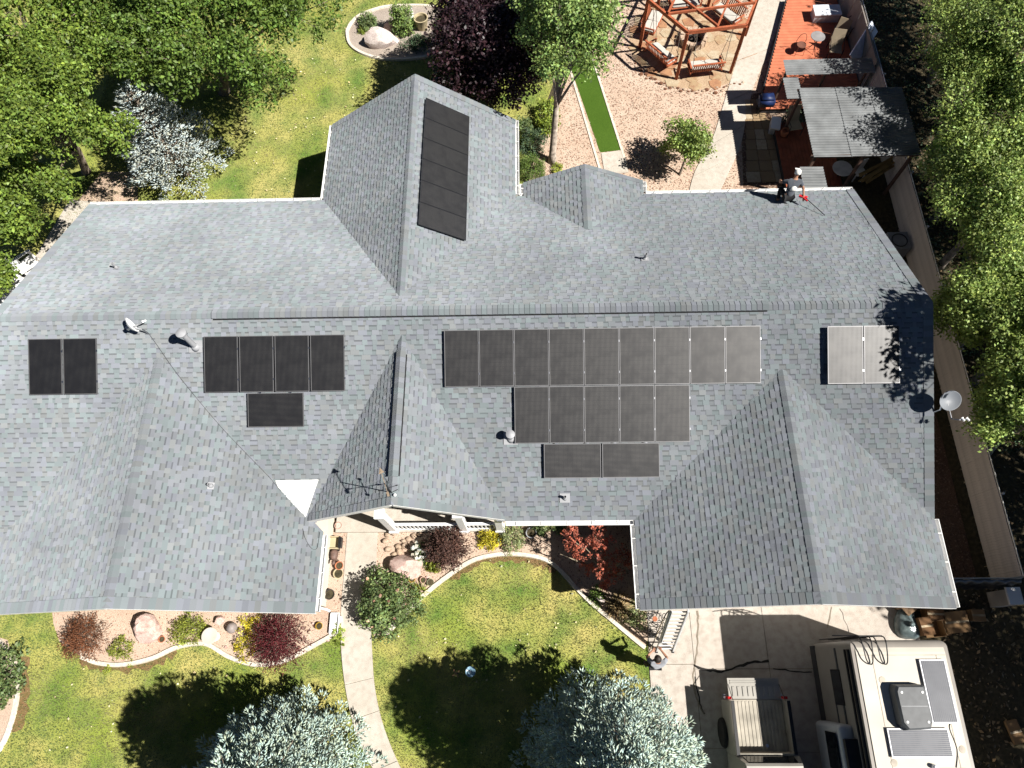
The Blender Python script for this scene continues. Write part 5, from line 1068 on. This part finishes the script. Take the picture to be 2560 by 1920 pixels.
t=thing('wooden_stool','pale wooden stool under the garage eave left of the boxes','stool',U(2275,1525)); p=U(2272,1520,.4); m_=MB(); m_.box((p.x,p.y,.46),(.42,.3,.04),rz=.6); M_wood=mat('pale wood',A(206,170,132,.5),.8,.12,6); obj('seat',m_,M_wood,t)
for a in (-1,1):
    for b_ in (-1,1): d=Matrix.Rotation(.6,3,'Z')@Vector((a*.17,b_*.11,0)); m_=MB(); m_.bar((p.x+d.x*1.2,p.y+d.y*1.2,.04),(p.x+d.x,p.y+d.y,.45),.04,.04); obj('leg',m_,M_wood,t)
# ================================================================== right fence with slats, gate, pillar
M_slat=mat('brown grey slat',A(222,212,202,.8),.8,.10,3); M_pipe=mat('fence pipe',(.5,.5,.5),.4,.1,metal=.7)
t=thing('slatted_fence','long brown-grey slatted fence along the right side of the house','fence',(14.63,5,0))
FX,FH=14.63,1.5; me_s=mesh_of(MB().box((0,0,0),(.012,.078,FH-.04)),M_slat); y=-7.15
while y<17.5:
    o=bpy.data.objects.new('slat',me_s); C.objects.link(o); o.parent=t; o.location=(random.uniform(-.004,.004),y-5,FH/2+.01); o.rotation_euler=(0,0,random.uniform(-.05,.05)); y+=.082
for k,z in ((0,FH+.02),(1,.08)): m_=MB(); m_.tube([(FX+.03,-7.2,z),(FX+.03,17.6,z)],.022,6); obj('rail',m_,M_pipe,t)
for i in range(11): y=-7.2+i*2.48; m_=MB(); m_.tube([(FX+.06,y,0),(FX+.06,y,FH+.08)],.032,8); m_.lathe([(.035,FH+.08),(.04,FH+.11),(0,FH+.14)],(FX+.06,y,0),8); obj('post',m_,M_pipe,t)
t=thing('yard_gate','black sheeted gate between the garage corner and the fence','gate',(13.4,-7.25,0)); M_sheet=mat('black plastic sheet',(.02,.022,.024),.28,.2,3,.8,6,spec=.6)
m_=MB()
for z in (1.45,.15): m_.tube([(11.75,-7.25,z),(14.6,-7.25,z)],.022,6)
for x in (11.75,13.2,14.6): m_.tube([(x,-7.25,0),(x,-7.25,1.5)],.025,6)
obj('gate_frame',m_,M_pipe,t); m_=MB(); n=24; Vv=[]
for j,z in enumerate((1.5,1.46,1.1,.7,.35)):
    for i in range(n+1): Vv.append((11.78+i*2.8/n,-7.29-.07*(j>0)-.05*math.sin(i*1.9+j)*(j>0)-.02*j,z+.02*math.sin(i*.9)))
m_.add(Vv,[(j*(n+1)+i,(j+1)*(n+1)+i,(j+1)*(n+1)+i+1,j*(n+1)+i+1) for j in range(4) for i in range(n)]); obj('sheet',m_,M_sheet,t,True)
p=U(2525,1490); t=thing('gate_pillar','short tan block pillar with a white cap beside the gate','pillar',(14.55,-7.62,0)); m_=MB(); m_.box((14.55,-7.75,.5),(.3,.45,1.0)); obj('shaft',m_,M_wall,t); m_=MB(); m_.box((14.55,-7.72,1.04),(.42,.5,.08)); obj('capstone',m_,M_trim,t)
# air-conditioning condenser and clutter in the shaded passage
t=thing('condenser_unit','grey box condenser in the shaded passage beside the right gable','condenser',(13.3,3.6,0)); p=U(2245,605,.6); m_=MB(); m_.box((p.x,p.y,.36),(.75,.75,.7)); obj('casing',m_,mat('condenser grey',(.22,.23,.25),.6,.1),t); m_=MB(); m_.tube([(p.x+.28*math.cos(a*.35),p.y+.28*math.sin(a*.35),.73) for a in range(18)],.02,5,closed=True); obj('fan_guard',m_,M_black,t)
# ================================================================== pergola with swings round the fire pit
M_red=mat('red stained timber',A(206,116,78,.5),.75,.14,5,.2,40); M_cush=mat('white cushion',A(250,246,236,.5),.9,.03,4,.2,12); M_chain=mat('chain steel',(.3,.3,.3),.4,metal=.8); M_stone=ground_mat('pale stone',A(238,214,190,.6),A(224,196,168,.55),A(206,176,150,.5),2,9,60,bump=.6); M_terra=MATS['terracotta']
HV=[HC+Vector((HRAD*math.cos(HA+k*math.pi/3),HRAD*math.sin(HA+k*math.pi/3),0)) for k in range(6)]
t=thing('pergola','red timber hexagonal pergola frame over the fire pit','pergola',HC)
for v in HV: m_=MB(); m_.box(v+Vector((0,0,1.2)),(.13,.13,2.42),rz=HA); obj('post',m_,M_red,t)
for k in range(6): m_=MB(); a,b=HV[k]+Vector((0,0,2.44)),HV[(k+1)%6]+Vector((0,0,2.44)); m_.bar(a,b,.09,.15); obj('ring_beam',m_,M_red,t)
MD=[(HV[k]+HV[(k+1)%6])/2+Vector((0,0,2.53)) for k in range(6)]
for k in range(6): m_=MB(); m_.bar(MD[k],MD[(k+2)%6]+Vector((0,0,.012*k)),.07,.1); obj('cross_beam',m_,M_red,t)
def swing(label,k):
    a,b=HV[k],HV[(k+1)%6]; c=(a+b)/2; out=(c-HC).normalized(); c=c-out*.12; al=(b-a).normalized(); t=thing('swing_bench',label,'swing bench',(c.x,c.y,.1))
    P=lambda x,y,z: c+al*x+out*y+Vector((0,0,z))     # y outwards
    for i in range(6): y=-.28+i*.1; m_=MB(); m_.bar(P(-.68,y,.44),P(.68,y,.44),.085,.022); obj('seat_slat',m_,M_red,t)
    for i in range(14): x=-.62+i*.0955; m_=MB(); m_.bar(P(x,.27,.44),P(x,.40,.92),.05,.018,up=out); obj('back_slat',m_,M_red,t)
    m_=MB(); m_.bar(P(-.7,.41,.93),P(.7,.41,.93),.07,.05); obj('top_rail',m_,M_red,t)
    for s in (-1,1):
        m_=MB(); m_.bar(P(s*.69,-.3,.42),P(s*.69,.3,.42),.045,.07); m_.bar(P(s*.69,-.3,.66),P(s*.69,.34,.66),.07,.035); m_.bar(P(s*.69,-.27,.42),P(s*.69,-.27,.66),.05,.05); obj('arm_frame',m_,M_red,t)
        m_=MB(); m_.tube([P(s*.69,-.26,.66),P(s*.74,.05,2.36)],.012,5); m_.tube([P(s*.69,.36,.70),P(s*.74,.05,2.36)],.012,5); obj('chain',m_,M_chain,t)
    for x in (-.33,.33):
        bm=bmesh.new(); bmesh.ops.create_cube(bm,size=1); bmesh.ops.bevel(bm,geom=bm.edges[:],offset=.12,segments=2,affect='EDGES',profile=.5); Mx=Matrix((al,out,Vector((0,0,1)))).transposed(); m_=MB(); bm.verts.index_update(); m_.add([P(x,-.02,.50)+Mx@Vector((v.co.x*.64,v.co.y*.52,v.co.z*.10)) for v in bm.verts],[tuple(v.index for v in f.verts) for f in bm.faces]); bm.free(); obj('cushion',m_,M_cush,t,True)
swing('swing bench with white cushions on the near side of the pergola',0); swing('slat-backed swing bench on the far right side of the pergola',2); swing('swing bench at the far side of the pergola, cut by the top edge',3); swing('swing bench at the far left side of the pergola',4); swing('swing bench with a white cushion on the near left side of the pergola',5)
t=thing('fire_pit','round stone fire pit in the middle of the pergola','fire pit',HC); fr=random.Random(8)
for k in range(14): a=k/14*6.283; m_=MB(); m_.box(HC+Vector((.5*math.cos(a),.5*math.sin(a),.17)),(.2,.2,.3+fr.random()*.05),rz=a); obj('stone',m_,M_stone,t)
m_=MB(); m_.lathe([(.41,.04),(.41,.06),(0,.08)],HC,20); obj('ash',m_,mat('ash',(.02,.019,.018),.95,.2,9),t)
for k in range(4): a=k*1.3; m_=MB(); m_.tube([HC+Vector((.3*math.cos(a),.3*math.sin(a),.1+.04*k)),HC-Vector((.25*math.cos(a+.2),.25*math.sin(a+.2),-.1-.04*k))],.04,7); obj('log',m_,mat('charred wood',(.04,.032,.028),.9,.2,7),t)
fr=random.Random(4)
for k in range(34):
    a=R(-155+k*3.1); r_=2.98+fr.uniform(-.12,.2); p=HC+Vector((r_*math.cos(a),r_*math.sin(a),.03)); m_=MB(); s=fr.uniform(.05,.11); m_.rock(p,s,s*.8,s*.7,k,1,.3); tag(obj('edging_stone',m_,fr.choice((M_stone,mat('brown stone',A(160,112,86,.5),.9,.15,8))),None),'rough stone in the edging of the flagstone circle','stone','edging stones round the flagstones')
# ================================================================== red deck and its furniture
M_deck=mat('orange red deck stain',A(246,146,108,.5),.7,.08,2.5,.1,30); M_deck2=mat('brown red deck stain',A(176,98,68,.5),.75,.12,3,.1,30); M_dfas=mat('dark deck fascia',(.03,.028,.03),.8)
t=thing('red_deck','orange-red plank deck beside the concrete path','deck',(12.8,15.5,0)); y=12.25
xl=lambda y: 10.42+(y-13.6)*.335
while y<18.75:
    m_=MB(); m_.box(((xl(y)+14.35)/2,y,.30),(14.35-xl(y),.166,.03)); obj('plank',m_,M_deck,t); y+=.178
m_=MB(); a,b=Vector((xl(12.2)-.05,12.2,.16)),Vector((xl(18.8)-.05,18.8,.16)); m_.bar(a,b,.04,.30); obj('fascia_board',m_,M_dfas,t)
m_=MB(); m_.prism([(xl(12.2),12.2),(14.3,12.2),(14.3,18.8),(xl(18.8),18.8)],.0,.27); obj('frame',m_,M_dfas,t)
t=thing('lower_deck','brown-red plank deck in front of the metal shelter','deck',(11.6,9,0)); a0,b0=U(1941,345,.3),U(1966,470,.3)
for i in range(15):
    m_=MB(); o_=Vector((i*.15+.07,0,0)); m_.bar(a0+o_+Vector((0,.8,0)),b0+o_,.138,.03); obj('plank',m_,M_deck2,t)
m_=MB(); m_.prism([(a0.x,a0.y+.8),(a0.x+2.25,a0.y+.8),(b0.x+2.25,b0.y),(b0.x,b0.y)],.0,.28); obj('frame',m_,M_dfas,t)
def bistro(px,py):
    c=U(px,py,.95); c.z=.32; t=thing('bistro_table','small round grey table with crossed legs on the red deck','table',c); m_=MB(); m_.lathe([(0,.70),(.30,.70),(.31,.715),(.30,.73),(0,.73)],c,24); obj('table_top',m_,mat('grey mesh top',(.22,.21,.21),.6,.1),t)
    for a in (0,1.57): d=Vector((math.cos(a),math.sin(a),0)); m_=MB(); m_.tube([c+d*.26,c-d*.22+Vector((0,0,.7))],.012,5); m_.tube([c-d*.26,c+d*.22+Vector((0,0,.7))],.012,5); obj('leg',m_,M_black,t)
bistro(2043,95)
c=U(2004,112,.75); c.z=.32; t=thing('wire_chair','round wire bistro chair beside the small deck table','chair',c); m_=MB(); m_.lathe([(0,.42),(.20,.42),(.205,.435),(.2,.445),(0,.445)],c,20); obj('seat',m_,mat('rusty wire',(.14,.06,.04),.6),t); m_=MB(); m_.tube([c+Vector((-.2*math.cos(a/10*3.14),.18+.0*a,.44+.42*math.sin(a/10*3.14))) for a in range(11)],.012,5); obj('backrest',m_,MATS['rusty wire'],t)
for dx,dy in ((-.15,-.15),(.15,-.15),(-.15,.15),(.15,.15)): m_=MB(); m_.tube([c+Vector((dx*1.2,dy*1.2,0)),c+Vector((dx,dy,.42))],.01,5); obj('leg',m_,MATS['rusty wire'],t)
c=U(2068,26,.7); t=thing('storage_box','white lidded storage box in the deck corner','storage box',(c.x,c.y,.31)); m_=MB(); m_.box((c.x,c.y,.5),(1.12,.58,.38)); obj('bin',m_,mat('grey resin',(.42,.45,.50),.6),t); m_=MB(); m_.box((c.x,c.y,.71),(1.18,.64,.05)); obj('lid',m_,mat('pale resin',(.66,.70,.76),.5),t)
M_sling=mat('beige sling',A(206,188,160,.5),.8,.06)
def lounge(label,px,py,rz_):
    c=U(px,py,.5); c.z=.315; q=Matrix.Rotation(rz_,3,'Z'); P=lambda x,y,z:c+q@Vector((x,y,z)); t=thing('patio_chair',label,'chair',c)
    m_=MB(); m_.bar(P(0,-.3,.36),P(0,.22,.33),.52,.03); obj('seat',m_,M_sling,t); m_=MB(); m_.bar(P(0,.22,.34),P(0,.48,.92),.52,.03,up=q@Vector((0,1,0))); obj('backrest',m_,M_sling,t)
    for s in (-1,1):
        m_=MB(); m_.tube([P(s*.28,-.32,0),P(s*.28,-.28,.55),P(s*.28,.3,.58),P(s*.28,.36,0)],.016,6); obj('leg_frame',m_,M_black,t)
lounge('beige patio chair nearest the deck table',2092,100,-.5); lounge('second beige patio chair, below the first',2085,128,-.2); lounge('beige patio chair at the dark end of the red deck',2120,75,-.9)
t=thing('wall_panel','pale grey wall panel along the right side of the deck','wall panel',(14.42,16,0)); 
for i in range(6): m_=MB(); m_.box((14.45,13.7+i*.98,.95),(.05,.95,1.5)); obj('panel',m_,mat('pale grey board',A(196,186,176,.5),.8,.06),t)
c=U(2160,105,1.0); t=thing('folded_table','white folding table leaning against the wall panel','folding table',(c.x,c.y,.3)); m_=MB(); m_.bar(U(2186,66,1.5),U(2132,150,.95),.62,.05,up=(.7,.3,.6)); obj('table_top',m_,mat('white blow-moulded plastic',(.62,.66,.76),.5),t); m_=MB(); m_.tube([U(2180,75,1.4),U(2180,75,.32)],.015,5); m_.tube([U(2138,142,1.0),U(2138,142,.32)],.015,5); obj('leg',m_,M_black,t)
# ================================================================== metal shelter
M_corr=mat('corrugated sheet',(.38,.40,.41),.5,.12,1.6,metal=.0,trans=.66,spec=.35); M_post=mat('weathered post',(.10,.06,.045),.85,.1)
def corr(name,x0,x1,y0,y1,z0,z1,par,per=.125):
    n=int((y1-y0)/(per/4)); V=[];F=[]
    for i in range(n+1):
        y=y0+(y1-y0)*i/n; w_=.024*math.sin(2*math.pi*(y-y0)/per)
        V+=[(x0,y,z0+w_),(x1,y,z1+w_)]
    m_=MB(); F=[(2*i,2*i+1,2*i+3,2*i+2) for i in range(n)]; k=len(V); V2=[(a,b,c-.006) for a,b,c in V]; m_.add(V+V2,F+[(k+2*i+2,k+2*i+3,k+2*i+1,k+2*i) for i in range(n)]); return obj(name,m_,M_corr,par,True)
c0=U(2000,222,2.4);c1=U(2262,392,2.4)
t=thing('metal_shelter','open shelter roofed with corrugated galvanised sheets beyond the right end of the house','shelter',(12.5,9.5,0))
corr('roof_sheet',10.66,12.1,7.75,11.12,2.46,2.44,t); corr('roof_sheet',12.05,13.4,7.75,11.12,2.462,2.44,t); corr('roof_sheet',13.34,14.6,7.75,11.05,2.464,2.44,t); corr('roof_sheet',10.15,10.75,10.65,11.75,2.40,2.40,t)
for x in (10.8,12.6,14.4):
    for y in (7.9,11.0): m_=MB(); m_.box((x,y,1.2),(.1,.1,2.4)); obj('post',m_,M_post,t)
for y in (7.85,11.05): m_=MB(); m_.box((12.6,y,2.37),(4.0,.06,.12)); obj('beam',m_,M_post,t)
a=U(1958,150,2.15);b=U(2190,182,2.15); t=thing('awning_strip','narrow corrugated roof strip at the near end of the red deck','awning',((a.x+b.x)/2,a.y,0)); corr('roof_sheet',a.x,b.x,b.y,a.y,2.15,2.15,t)
for x in (a.x+.15,(a.x+b.x)/2,b.x-.15): m_=MB(); m_.box((x,(a.y+b.y)/2,1.06),(.08,.08,2.1)); obj('post',m_,M_post,t)
a=U(1999,418,2.0);b=U(2072,480,2.0); t=thing('awning_strip','small corrugated roof piece touching the house eave by the shelter','awning',((a.x+b.x)/2,a.y,0)); corr('roof_sheet',a.x,b.x,b.y,a.y,2.0,1.98,t)
for x in (a.x+.1,b.x-.1): m_=MB(); m_.box((x,a.y-.1,.98),(.07,.07,1.95)); obj('post',m_,M_post,t)
c=U(2112,412,.95); c.z=.0; t=thing('round_table','round pale table in the dark corner behind the house','table',c); m_=MB(); m_.lathe([(0,.72),(.38,.72),(.39,.735),(.38,.75),(0,.75)],c,24); obj('table_top',m_,mat('pale table top',(.42,.40,.40),.5),t); m_=MB(); m_.lathe([(.2,.0),(.2,.03),(.04,.06),(.04,.72)],c,12); obj('pedestal',m_,M_black,t)
t=thing('lumber_stack','bundle of long pale boards under the trees by the shelter','lumber',(14,8.2,0)); fr=random.Random(11)
for i in range(14): a=U(2150+fr.uniform(-6,16),450+fr.uniform(-14,8),.45+.02*i); b=U(2248+fr.uniform(-12,12),398+fr.uniform(-14,10),.6+.02*i); m_=MB(); m_.bar(a,b,.07,.025); obj('board',m_,mat('weathered board',A(190,160,104,.5),.9,.15,4),t)
for k,(px,py,lab) in enumerate(((2152,425,'white plastic chair back standing near the lumber stack'),)):
    p=U(px,py,.5); t=thing('plastic_chair',lab,'chair',(p.x,p.y,0)); m_=MB(); m_.box((p.x,p.y+.2,.62),(.42,.04,.5),rz=.3); obj('backrest',m_,M_white,t); m_=MB(); m_.box((p.x,p.y,.42),(.42,.4,.03),rz=.3); obj('seat',m_,M_white,t)
    for dx in (-.17,.17):
        for dy in (-.17,.17): m_=MB(); m_.box((p.x+dx,p.y+dy,.2),(.04,.04,.4)); obj('leg',m_,M_white,t)
p=U(1912,262,.5); t=thing('covered_grill','dark barbecue under a blue cover beside the deck','barbecue',(p.x,p.y,0)); m_=MB(); m_.box((p.x,p.y,.72),(.62,.42,.3)); m_.box((p.x,p.y,.92),(.5,.34,.12)); obj('cover',m_,mat('blue cover',(.008,.018,.07),.5,.3,4),t,True); m_=MB()
for dx in (-.22,.22):
    for dy in (-.15,.15): m_.tube([(p.x+dx,p.y+dy,.03),(p.x+dx,p.y+dy,.65)],.016,5)
obj('leg',m_,M_black,t)
p=U(1938,312,.3); t=thing('cooler_box','white cooler box standing at the edge of the lower deck','cooler',(p.x,p.y,.02)); m_=MB(); m_.box((p.x,p.y,.2),(.36,.62,.36),rz=-.25); obj('bin',m_,mat('cooler grey',(.5,.51,.52),.6),t); m_=MB(); m_.box((p.x,p.y,.40),(.39,.65,.05),rz=-.25); obj('lid',m_,M_white,t)
lounge('beige cushioned chair between the lower deck and the shelter',1982,318,.15)
p=U(1960,335,.4); t=thing('clay_pot','round clay pot beside the beige chair on the lower deck','pot',(p.x,p.y,.31)); m_=MB(); m_.lathe([(.0,.31),(.10,.31),(.17,.5),(.15,.62),(.13,.62),(.14,.5),(0,.45)],(p.x,p.y,0),16); obj('bowl',m_,M_terra,t,True)
shrub('potted_plant','dark leafy potted plant under the corner of the shelter',tuple(U(1990,285,.6))[:2],.4,.8,ML['bluejun'],141,60,20,.08,.13,cat='plant')
# ================================================================== rocks and ornaments
def boulder(label,px,py,rx,ry,rz_,seed,m=None,z=.0,nm='boulder'):
    p=U(px,py,rz_*.5); m_=MB(); m_.rock((p.x,p.y,z+rz_*.33),rx*1.15,ry*1.15,rz_*1.15,seed,3,.3,True); return tag(obj(nm,m_,m or M_bould,None,.35),label,'boulder' if nm=='boulder' else 'stone')
M_bould=ground_mat('pink granite',A(244,216,204,.72),A(232,198,186,.7),A(210,172,160,.62),1.5,5,60,bump=.7)
M_pale=ground_mat('white granite',A(250,238,232,.72),A(240,224,218,.7),A(218,198,190,.64),1.5,5,60,bump=.7)
boulder('large pink boulder in the front bed left of the lime shrub',365,1572,.42,.40,.5,1)
boulder('large pink boulder in the entry bed beside the white flowers',1018,1415,.50,.40,.45,2)
boulder('broad white boulder in the oval bed on the back lawn',955,97,.72,.42,.5,3,M_pale)
boulder('white rock beside the tan grass mound near the garage',1500,1500,.16,.11,.16,4,M_pale)
boulder('brown rock in the oval bed behind the white boulder',975,68,.3,.14,.3,5)
boulder('brown rock at the lower left end of the red maple bed',1448,1410,.14,.1,.15,6)
fr=random.Random(21)
for k,(px,py) in enumerate(((968,1335),(985,1330),(965,1352),(970,1372),(985,1385),(998,1378),(1012,1365),(1022,1348),(1035,1340),(1050,1335),(1008,1352),(996,1366))):
    p=U(px,py,.08); s=fr.uniform(.09,.15); m_=MB(); m_.rock((p.x,p.y,.06),s*1.1,s*.95,s*.85,40+k,2,.3,True); tag(obj('ring_stone',m_,M_stone,None,True),'pale rounded stone in the ring left of the brown bush','stone','ring of pale stones in the entry bed')
for k in range(26):
    px,py=fr.choice(((720,1600),(760,1590),(780,1560),(770,1620),(420,1625),(560,1620),(340,1600),(1090,1440),(1110,1430),(1450,1440),(800,1585),(745,1560))); p=U(px+fr.uniform(-26,26),py+fr.uniform(-16,16)); s=fr.uniform(.03,.08); m_=MB(); m_.rock((p.x,p.y,.04),s,s*.8,s*.7,80+k,1,.3); tag(obj('loose_stone',m_,fr.choice((M_stone,M_bould)),None,True),'small loose stone lying in a front flower bed','stone','loose stones in the front beds')
def pot(label,px,py,r,h,m,soil=True,nm='flower_pot',z=.025):
    p=U(px,py,h); t=thing(nm,label,'pot',(p.x,p.y,z)); m_=MB(); m_.lathe([(0,z),(r*.7,z),(r,h*.95+z),(r*1.06,h+z),(r*.9,h+z),(r*.85,h*.8+z),(0,h*.8+z)],(p.x,p.y,0),18); obj('bowl',m_,m,t,.8)
    m_=MB(); m_.lathe([(r*.84,h*.8+z+.004),(0,h*.82+z+.004)],(p.x,p.y,0),14); obj('soil',m_,M_dirt,t); return t
M_yel=mat('yellow glaze',A(226,184,70,.5),.5,.08); M_grn=mat('grey green glaze',A(150,150,120,.5),.6,.08); M_pinkp=mat('pink glaze',A(240,196,176,.5),.6,.05); M_cream=mat('cream glaze',A(240,222,180,.5),.6,.05)
pot('small yellow pot below the pink boulder in the entry bed',1030,1447,.11,.14,M_yel); pot('small pink pot right of the yellow one',1058,1450,.10,.12,M_pinkp); pot('dark green pot nearest the kerb curve',1076,1456,.11,.13,M_grn)
pot('orange clay pot by the path at the left wing',848,1414,.13,.2,M_terra); pot('cream box planter below the orange clay pot',846,1434,.16,.16,M_cream); pot('dark hollow pot near the left wing corner',824,1486,.16,.2,mat('dark glaze',(.05,.045,.04),.4)); pot('pale clay pot close to the entry gable',846,1314,.12,.16,M_pinkp)
pot('terracotta bowl between the pink boulder and the lime shrub',405,1598,.10,.1,M_terra); pot('yellow glazed pot right of the purple barberry',798,1565,.11,.14,M_yel); pot('grey round planter against the front gutter line',1328,1332,.17,.22,M_greyplastic); pot('big tan planter pot in the oval bed',1052,45,.32,.55,M_cream); pot('low black bowl in the oval bed',1020,75,.26,.2,M_black)
p=U(527,1590,.35); t=thing('bird_bath','round white bird bath bowl on the kerb of the front bed','bird bath',(p.x,p.y,.02)); m_=MB(); m_.lathe([(0,.34),(.16,.36),(.235,.43),(.25,.44),(.25,.46),(.22,.455),(.15,.40),(0,.385)],(p.x,p.y,0),24); obj('basin',m_,mat('pale cast stone',A(250,240,224,.5),.8,.05),t,True); m_=MB(); m_.lathe([(.16,.02),(.15,.06),(.07,.1),(.06,.3),(.1,.35)],(p.x,p.y,0),14); obj('pedestal',m_,MATS['pale cast stone'],t,True)
p=U(580,1570,.2); t=thing('gazing_ball','grey stone globe beside the white bird bath','garden globe',(p.x,p.y,.02)); m_=MB(); m_.lathe([(0,.04)]+[(.17*math.sin(a*math.pi/10),.21-.17*math.cos(a*math.pi/10)) for a in range(1,10)]+[(0,.38)],(p.x,p.y,0),18); obj('globe',m_,mat('grey globe',A(176,164,160,.5),.5,.12,6),t,True); m_=MB(); m_.lathe([(.12,.02),(.09,.07)],(p.x,p.y,0),12); obj('base',m_,M_kerb,t)
p=U(570,1545,.1); boulder('tan rock leaning behind the white bird bath',548,1552,.16,.13,.2,7)
p=U(833,1357,.3); t=thing('toy_cart','cream wooden toy cart beside the path','garden ornament',(p.x,p.y,.02)); m_=MB(); m_.box((p.x,p.y,.22),(.34,.40,.04)); m_.box((p.x,p.y+.19,.3),(.34,.03,.14)); m_.box((p.x,p.y-.19,.3),(.34,.03,.14)); obj('tray',m_,M_cream,t); m_=MB(); m_.box((p.x+.24,p.y,.3),(.10,.34,.20)); obj('ladder_side',m_,M_black,t)
for dx in (-.15,.15):
    for dy in (-.16,.16): m_=MB(); m_.lathe([(0,-.02),(.09,-.02),(.09,.02),(0,.02)],(p.x+dx,p.y+dy,.11),12,Matrix.Rotation(math.pi/2,3,'Y')); obj('wheel',m_,M_black,t)
p=U(836,1388,.3); t=thing('metal_sculpture','dark scrap-metal animal sculpture below the toy cart','sculpture',(p.x,p.y,.02)); m_=MB(); m_.rock((p.x,p.y,.3),.13,.2,.12,3,2,.3); obj('body',m_,mat('rusty steel',(.12,.075,.06),.6,.2,8),t,True); m_=MB()
for dx in (-.08,.08):
    for dy in (-.13,.13): m_.tube([(p.x+dx,p.y+dy,.02),(p.x+dx*.8,p.y+dy*.8,.28)],.015,5)
obj('leg',m_,MATS['rusty steel'],t); m_=MB(); m_.rock((p.x+.02,p.y-.26,.42),.07,.09,.07,5,1,.2); m_.tube([(p.x,p.y-.16,.34),(p.x+.02,p.y-.24,.42)],.03,6); obj('head',m_,MATS['rusty steel'],t,True)
p=U(835,1558,.15); t=thing('drain_trough','white drain trough at the corner of the left wing','trough',(p.x,p.y,.02)); m_=MB(); m_.box((p.x,p.y,.06),(.26,.62,.03)); m_.box((p.x-.13,p.y,.1),(.02,.62,.1)); m_.box((p.x+.13,p.y,.1),(.02,.62,.1)); obj('channel',m_,M_white,t); m_=MB(); m_.box((p.x,p.y+.31,.1),(.26,.02,.1)); obj('end_plate',m_,M_white,t)
# blue bowl on a pole in the lawn
T=U(1117,1653,0)+S*1.38; t=thing('garden_spinner','pale blue bowl on a pole with a wooden cross spinner in the lawn','garden ornament',(T.x,T.y,.01)); m_=MB(); m_.tube([(T.x,T.y,0),(T.x,T.y,T.z-.03)],.014,6); m_.tube([(T.x,T.y,T.z-.1),(T.x-.42,T.y-.05,T.z-.06)],.010,5); obj('pole',m_,M_black,t)
m_=MB(); m_.lathe([(0,-.04),(.08,-.03),(.145,.03),(.15,.05),(.135,.05),(.07,.0),(0,-.015)],T,22); obj('bowl',m_,mat('blue glass',A(170,212,236,.55),.2,.1,9,spec=.6),t,True); m_=MB(); m_.lathe([(0,.0),(.035,.0),(.035,.02),(0,.03)],T,12); obj('bowl_boss',m_,M_white,t)
m_=MB(); c=Vector((T.x-.44,T.y-.05,T.z-.05)); d=Vector((.7,.5,.3)).normalized(); e=Vector((-.5,.75,.2)).normalized(); m_.bar(c-d*.13,c+d*.13,.035,.012); m_.bar(c-e*.13,c+e*.13,.035,.012); obj('spinner',m_,mat('tan wood',A(222,176,130,.5),.8),t)
# white garden furniture at the far left
def gchair(label,px,py,rz_,z=.0):
    c=U(px,py,.4); c.z=z; q=Matrix.Rotation(rz_,3,'Z'); P=lambda x,y,zz:c+q@Vector((x,y,zz)); t=thing('garden_chair',label,'garden chair',c)
    for i in range(5): m_=MB(); m_.bar(P(-.28+i*.14,-.3,.40),P(-.28+i*.14,.24,.34),.12,.025); obj('seat_slat',m_,M_white,t)
    for i in range(5): m_=MB(); m_.bar(P(-.28+i*.14,.24,.34),P(-.34+i*.17,.52,1.0+.06*(2-abs(i-2))),.13,.025,up=q@Vector((0,1,0))); obj('back_slat',m_,M_white,t)
    for s in (-1,1):
        m_=MB(); m_.bar(P(s*.38,-.38,.58),P(s*.38,.36,.56),.13,.03); obj('armrest',m_,M_white,t); m_=MB(); m_.box(P(s*.36,-.3,.28),(.05,.1,.56),M=q); obj('leg',m_,M_white,t); m_=MB(); m_.box(P(s*.36,.25,.27),(.05,.1,.54),M=q); obj('leg',m_,M_white,t)
gchair('white slatted garden chair nearest the roof corner at the left edge',70,660,2.3); gchair('white slatted garden chair below the first at the left edge',42,708,2.6); gchair('white slatted garden chair lowest at the left edge',10,752,2.2)
p=U(1030,40,.5); t=thing('bird_statue','white bird statue in the oval bed','statue',(p.x,p.y,.02)); m_=MB(); m_.rock((p.x,p.y,.35),.12,.2,.14,3,2,.2); m_.tube(smoothcurve([(p.x,p.y+.12,.4),(p.x,p.y+.22,.6),(p.x,p.y+.18,.75),(p.x,p.y+.28,.78)],4),[.05]*5+[.03]*8,8); obj('body',m_,M_white,t,True); m_=MB(); m_.tube([(p.x,p.y,.02),(p.x,p.y,.3)],.02,6); obj('leg',m_,M_black,t)
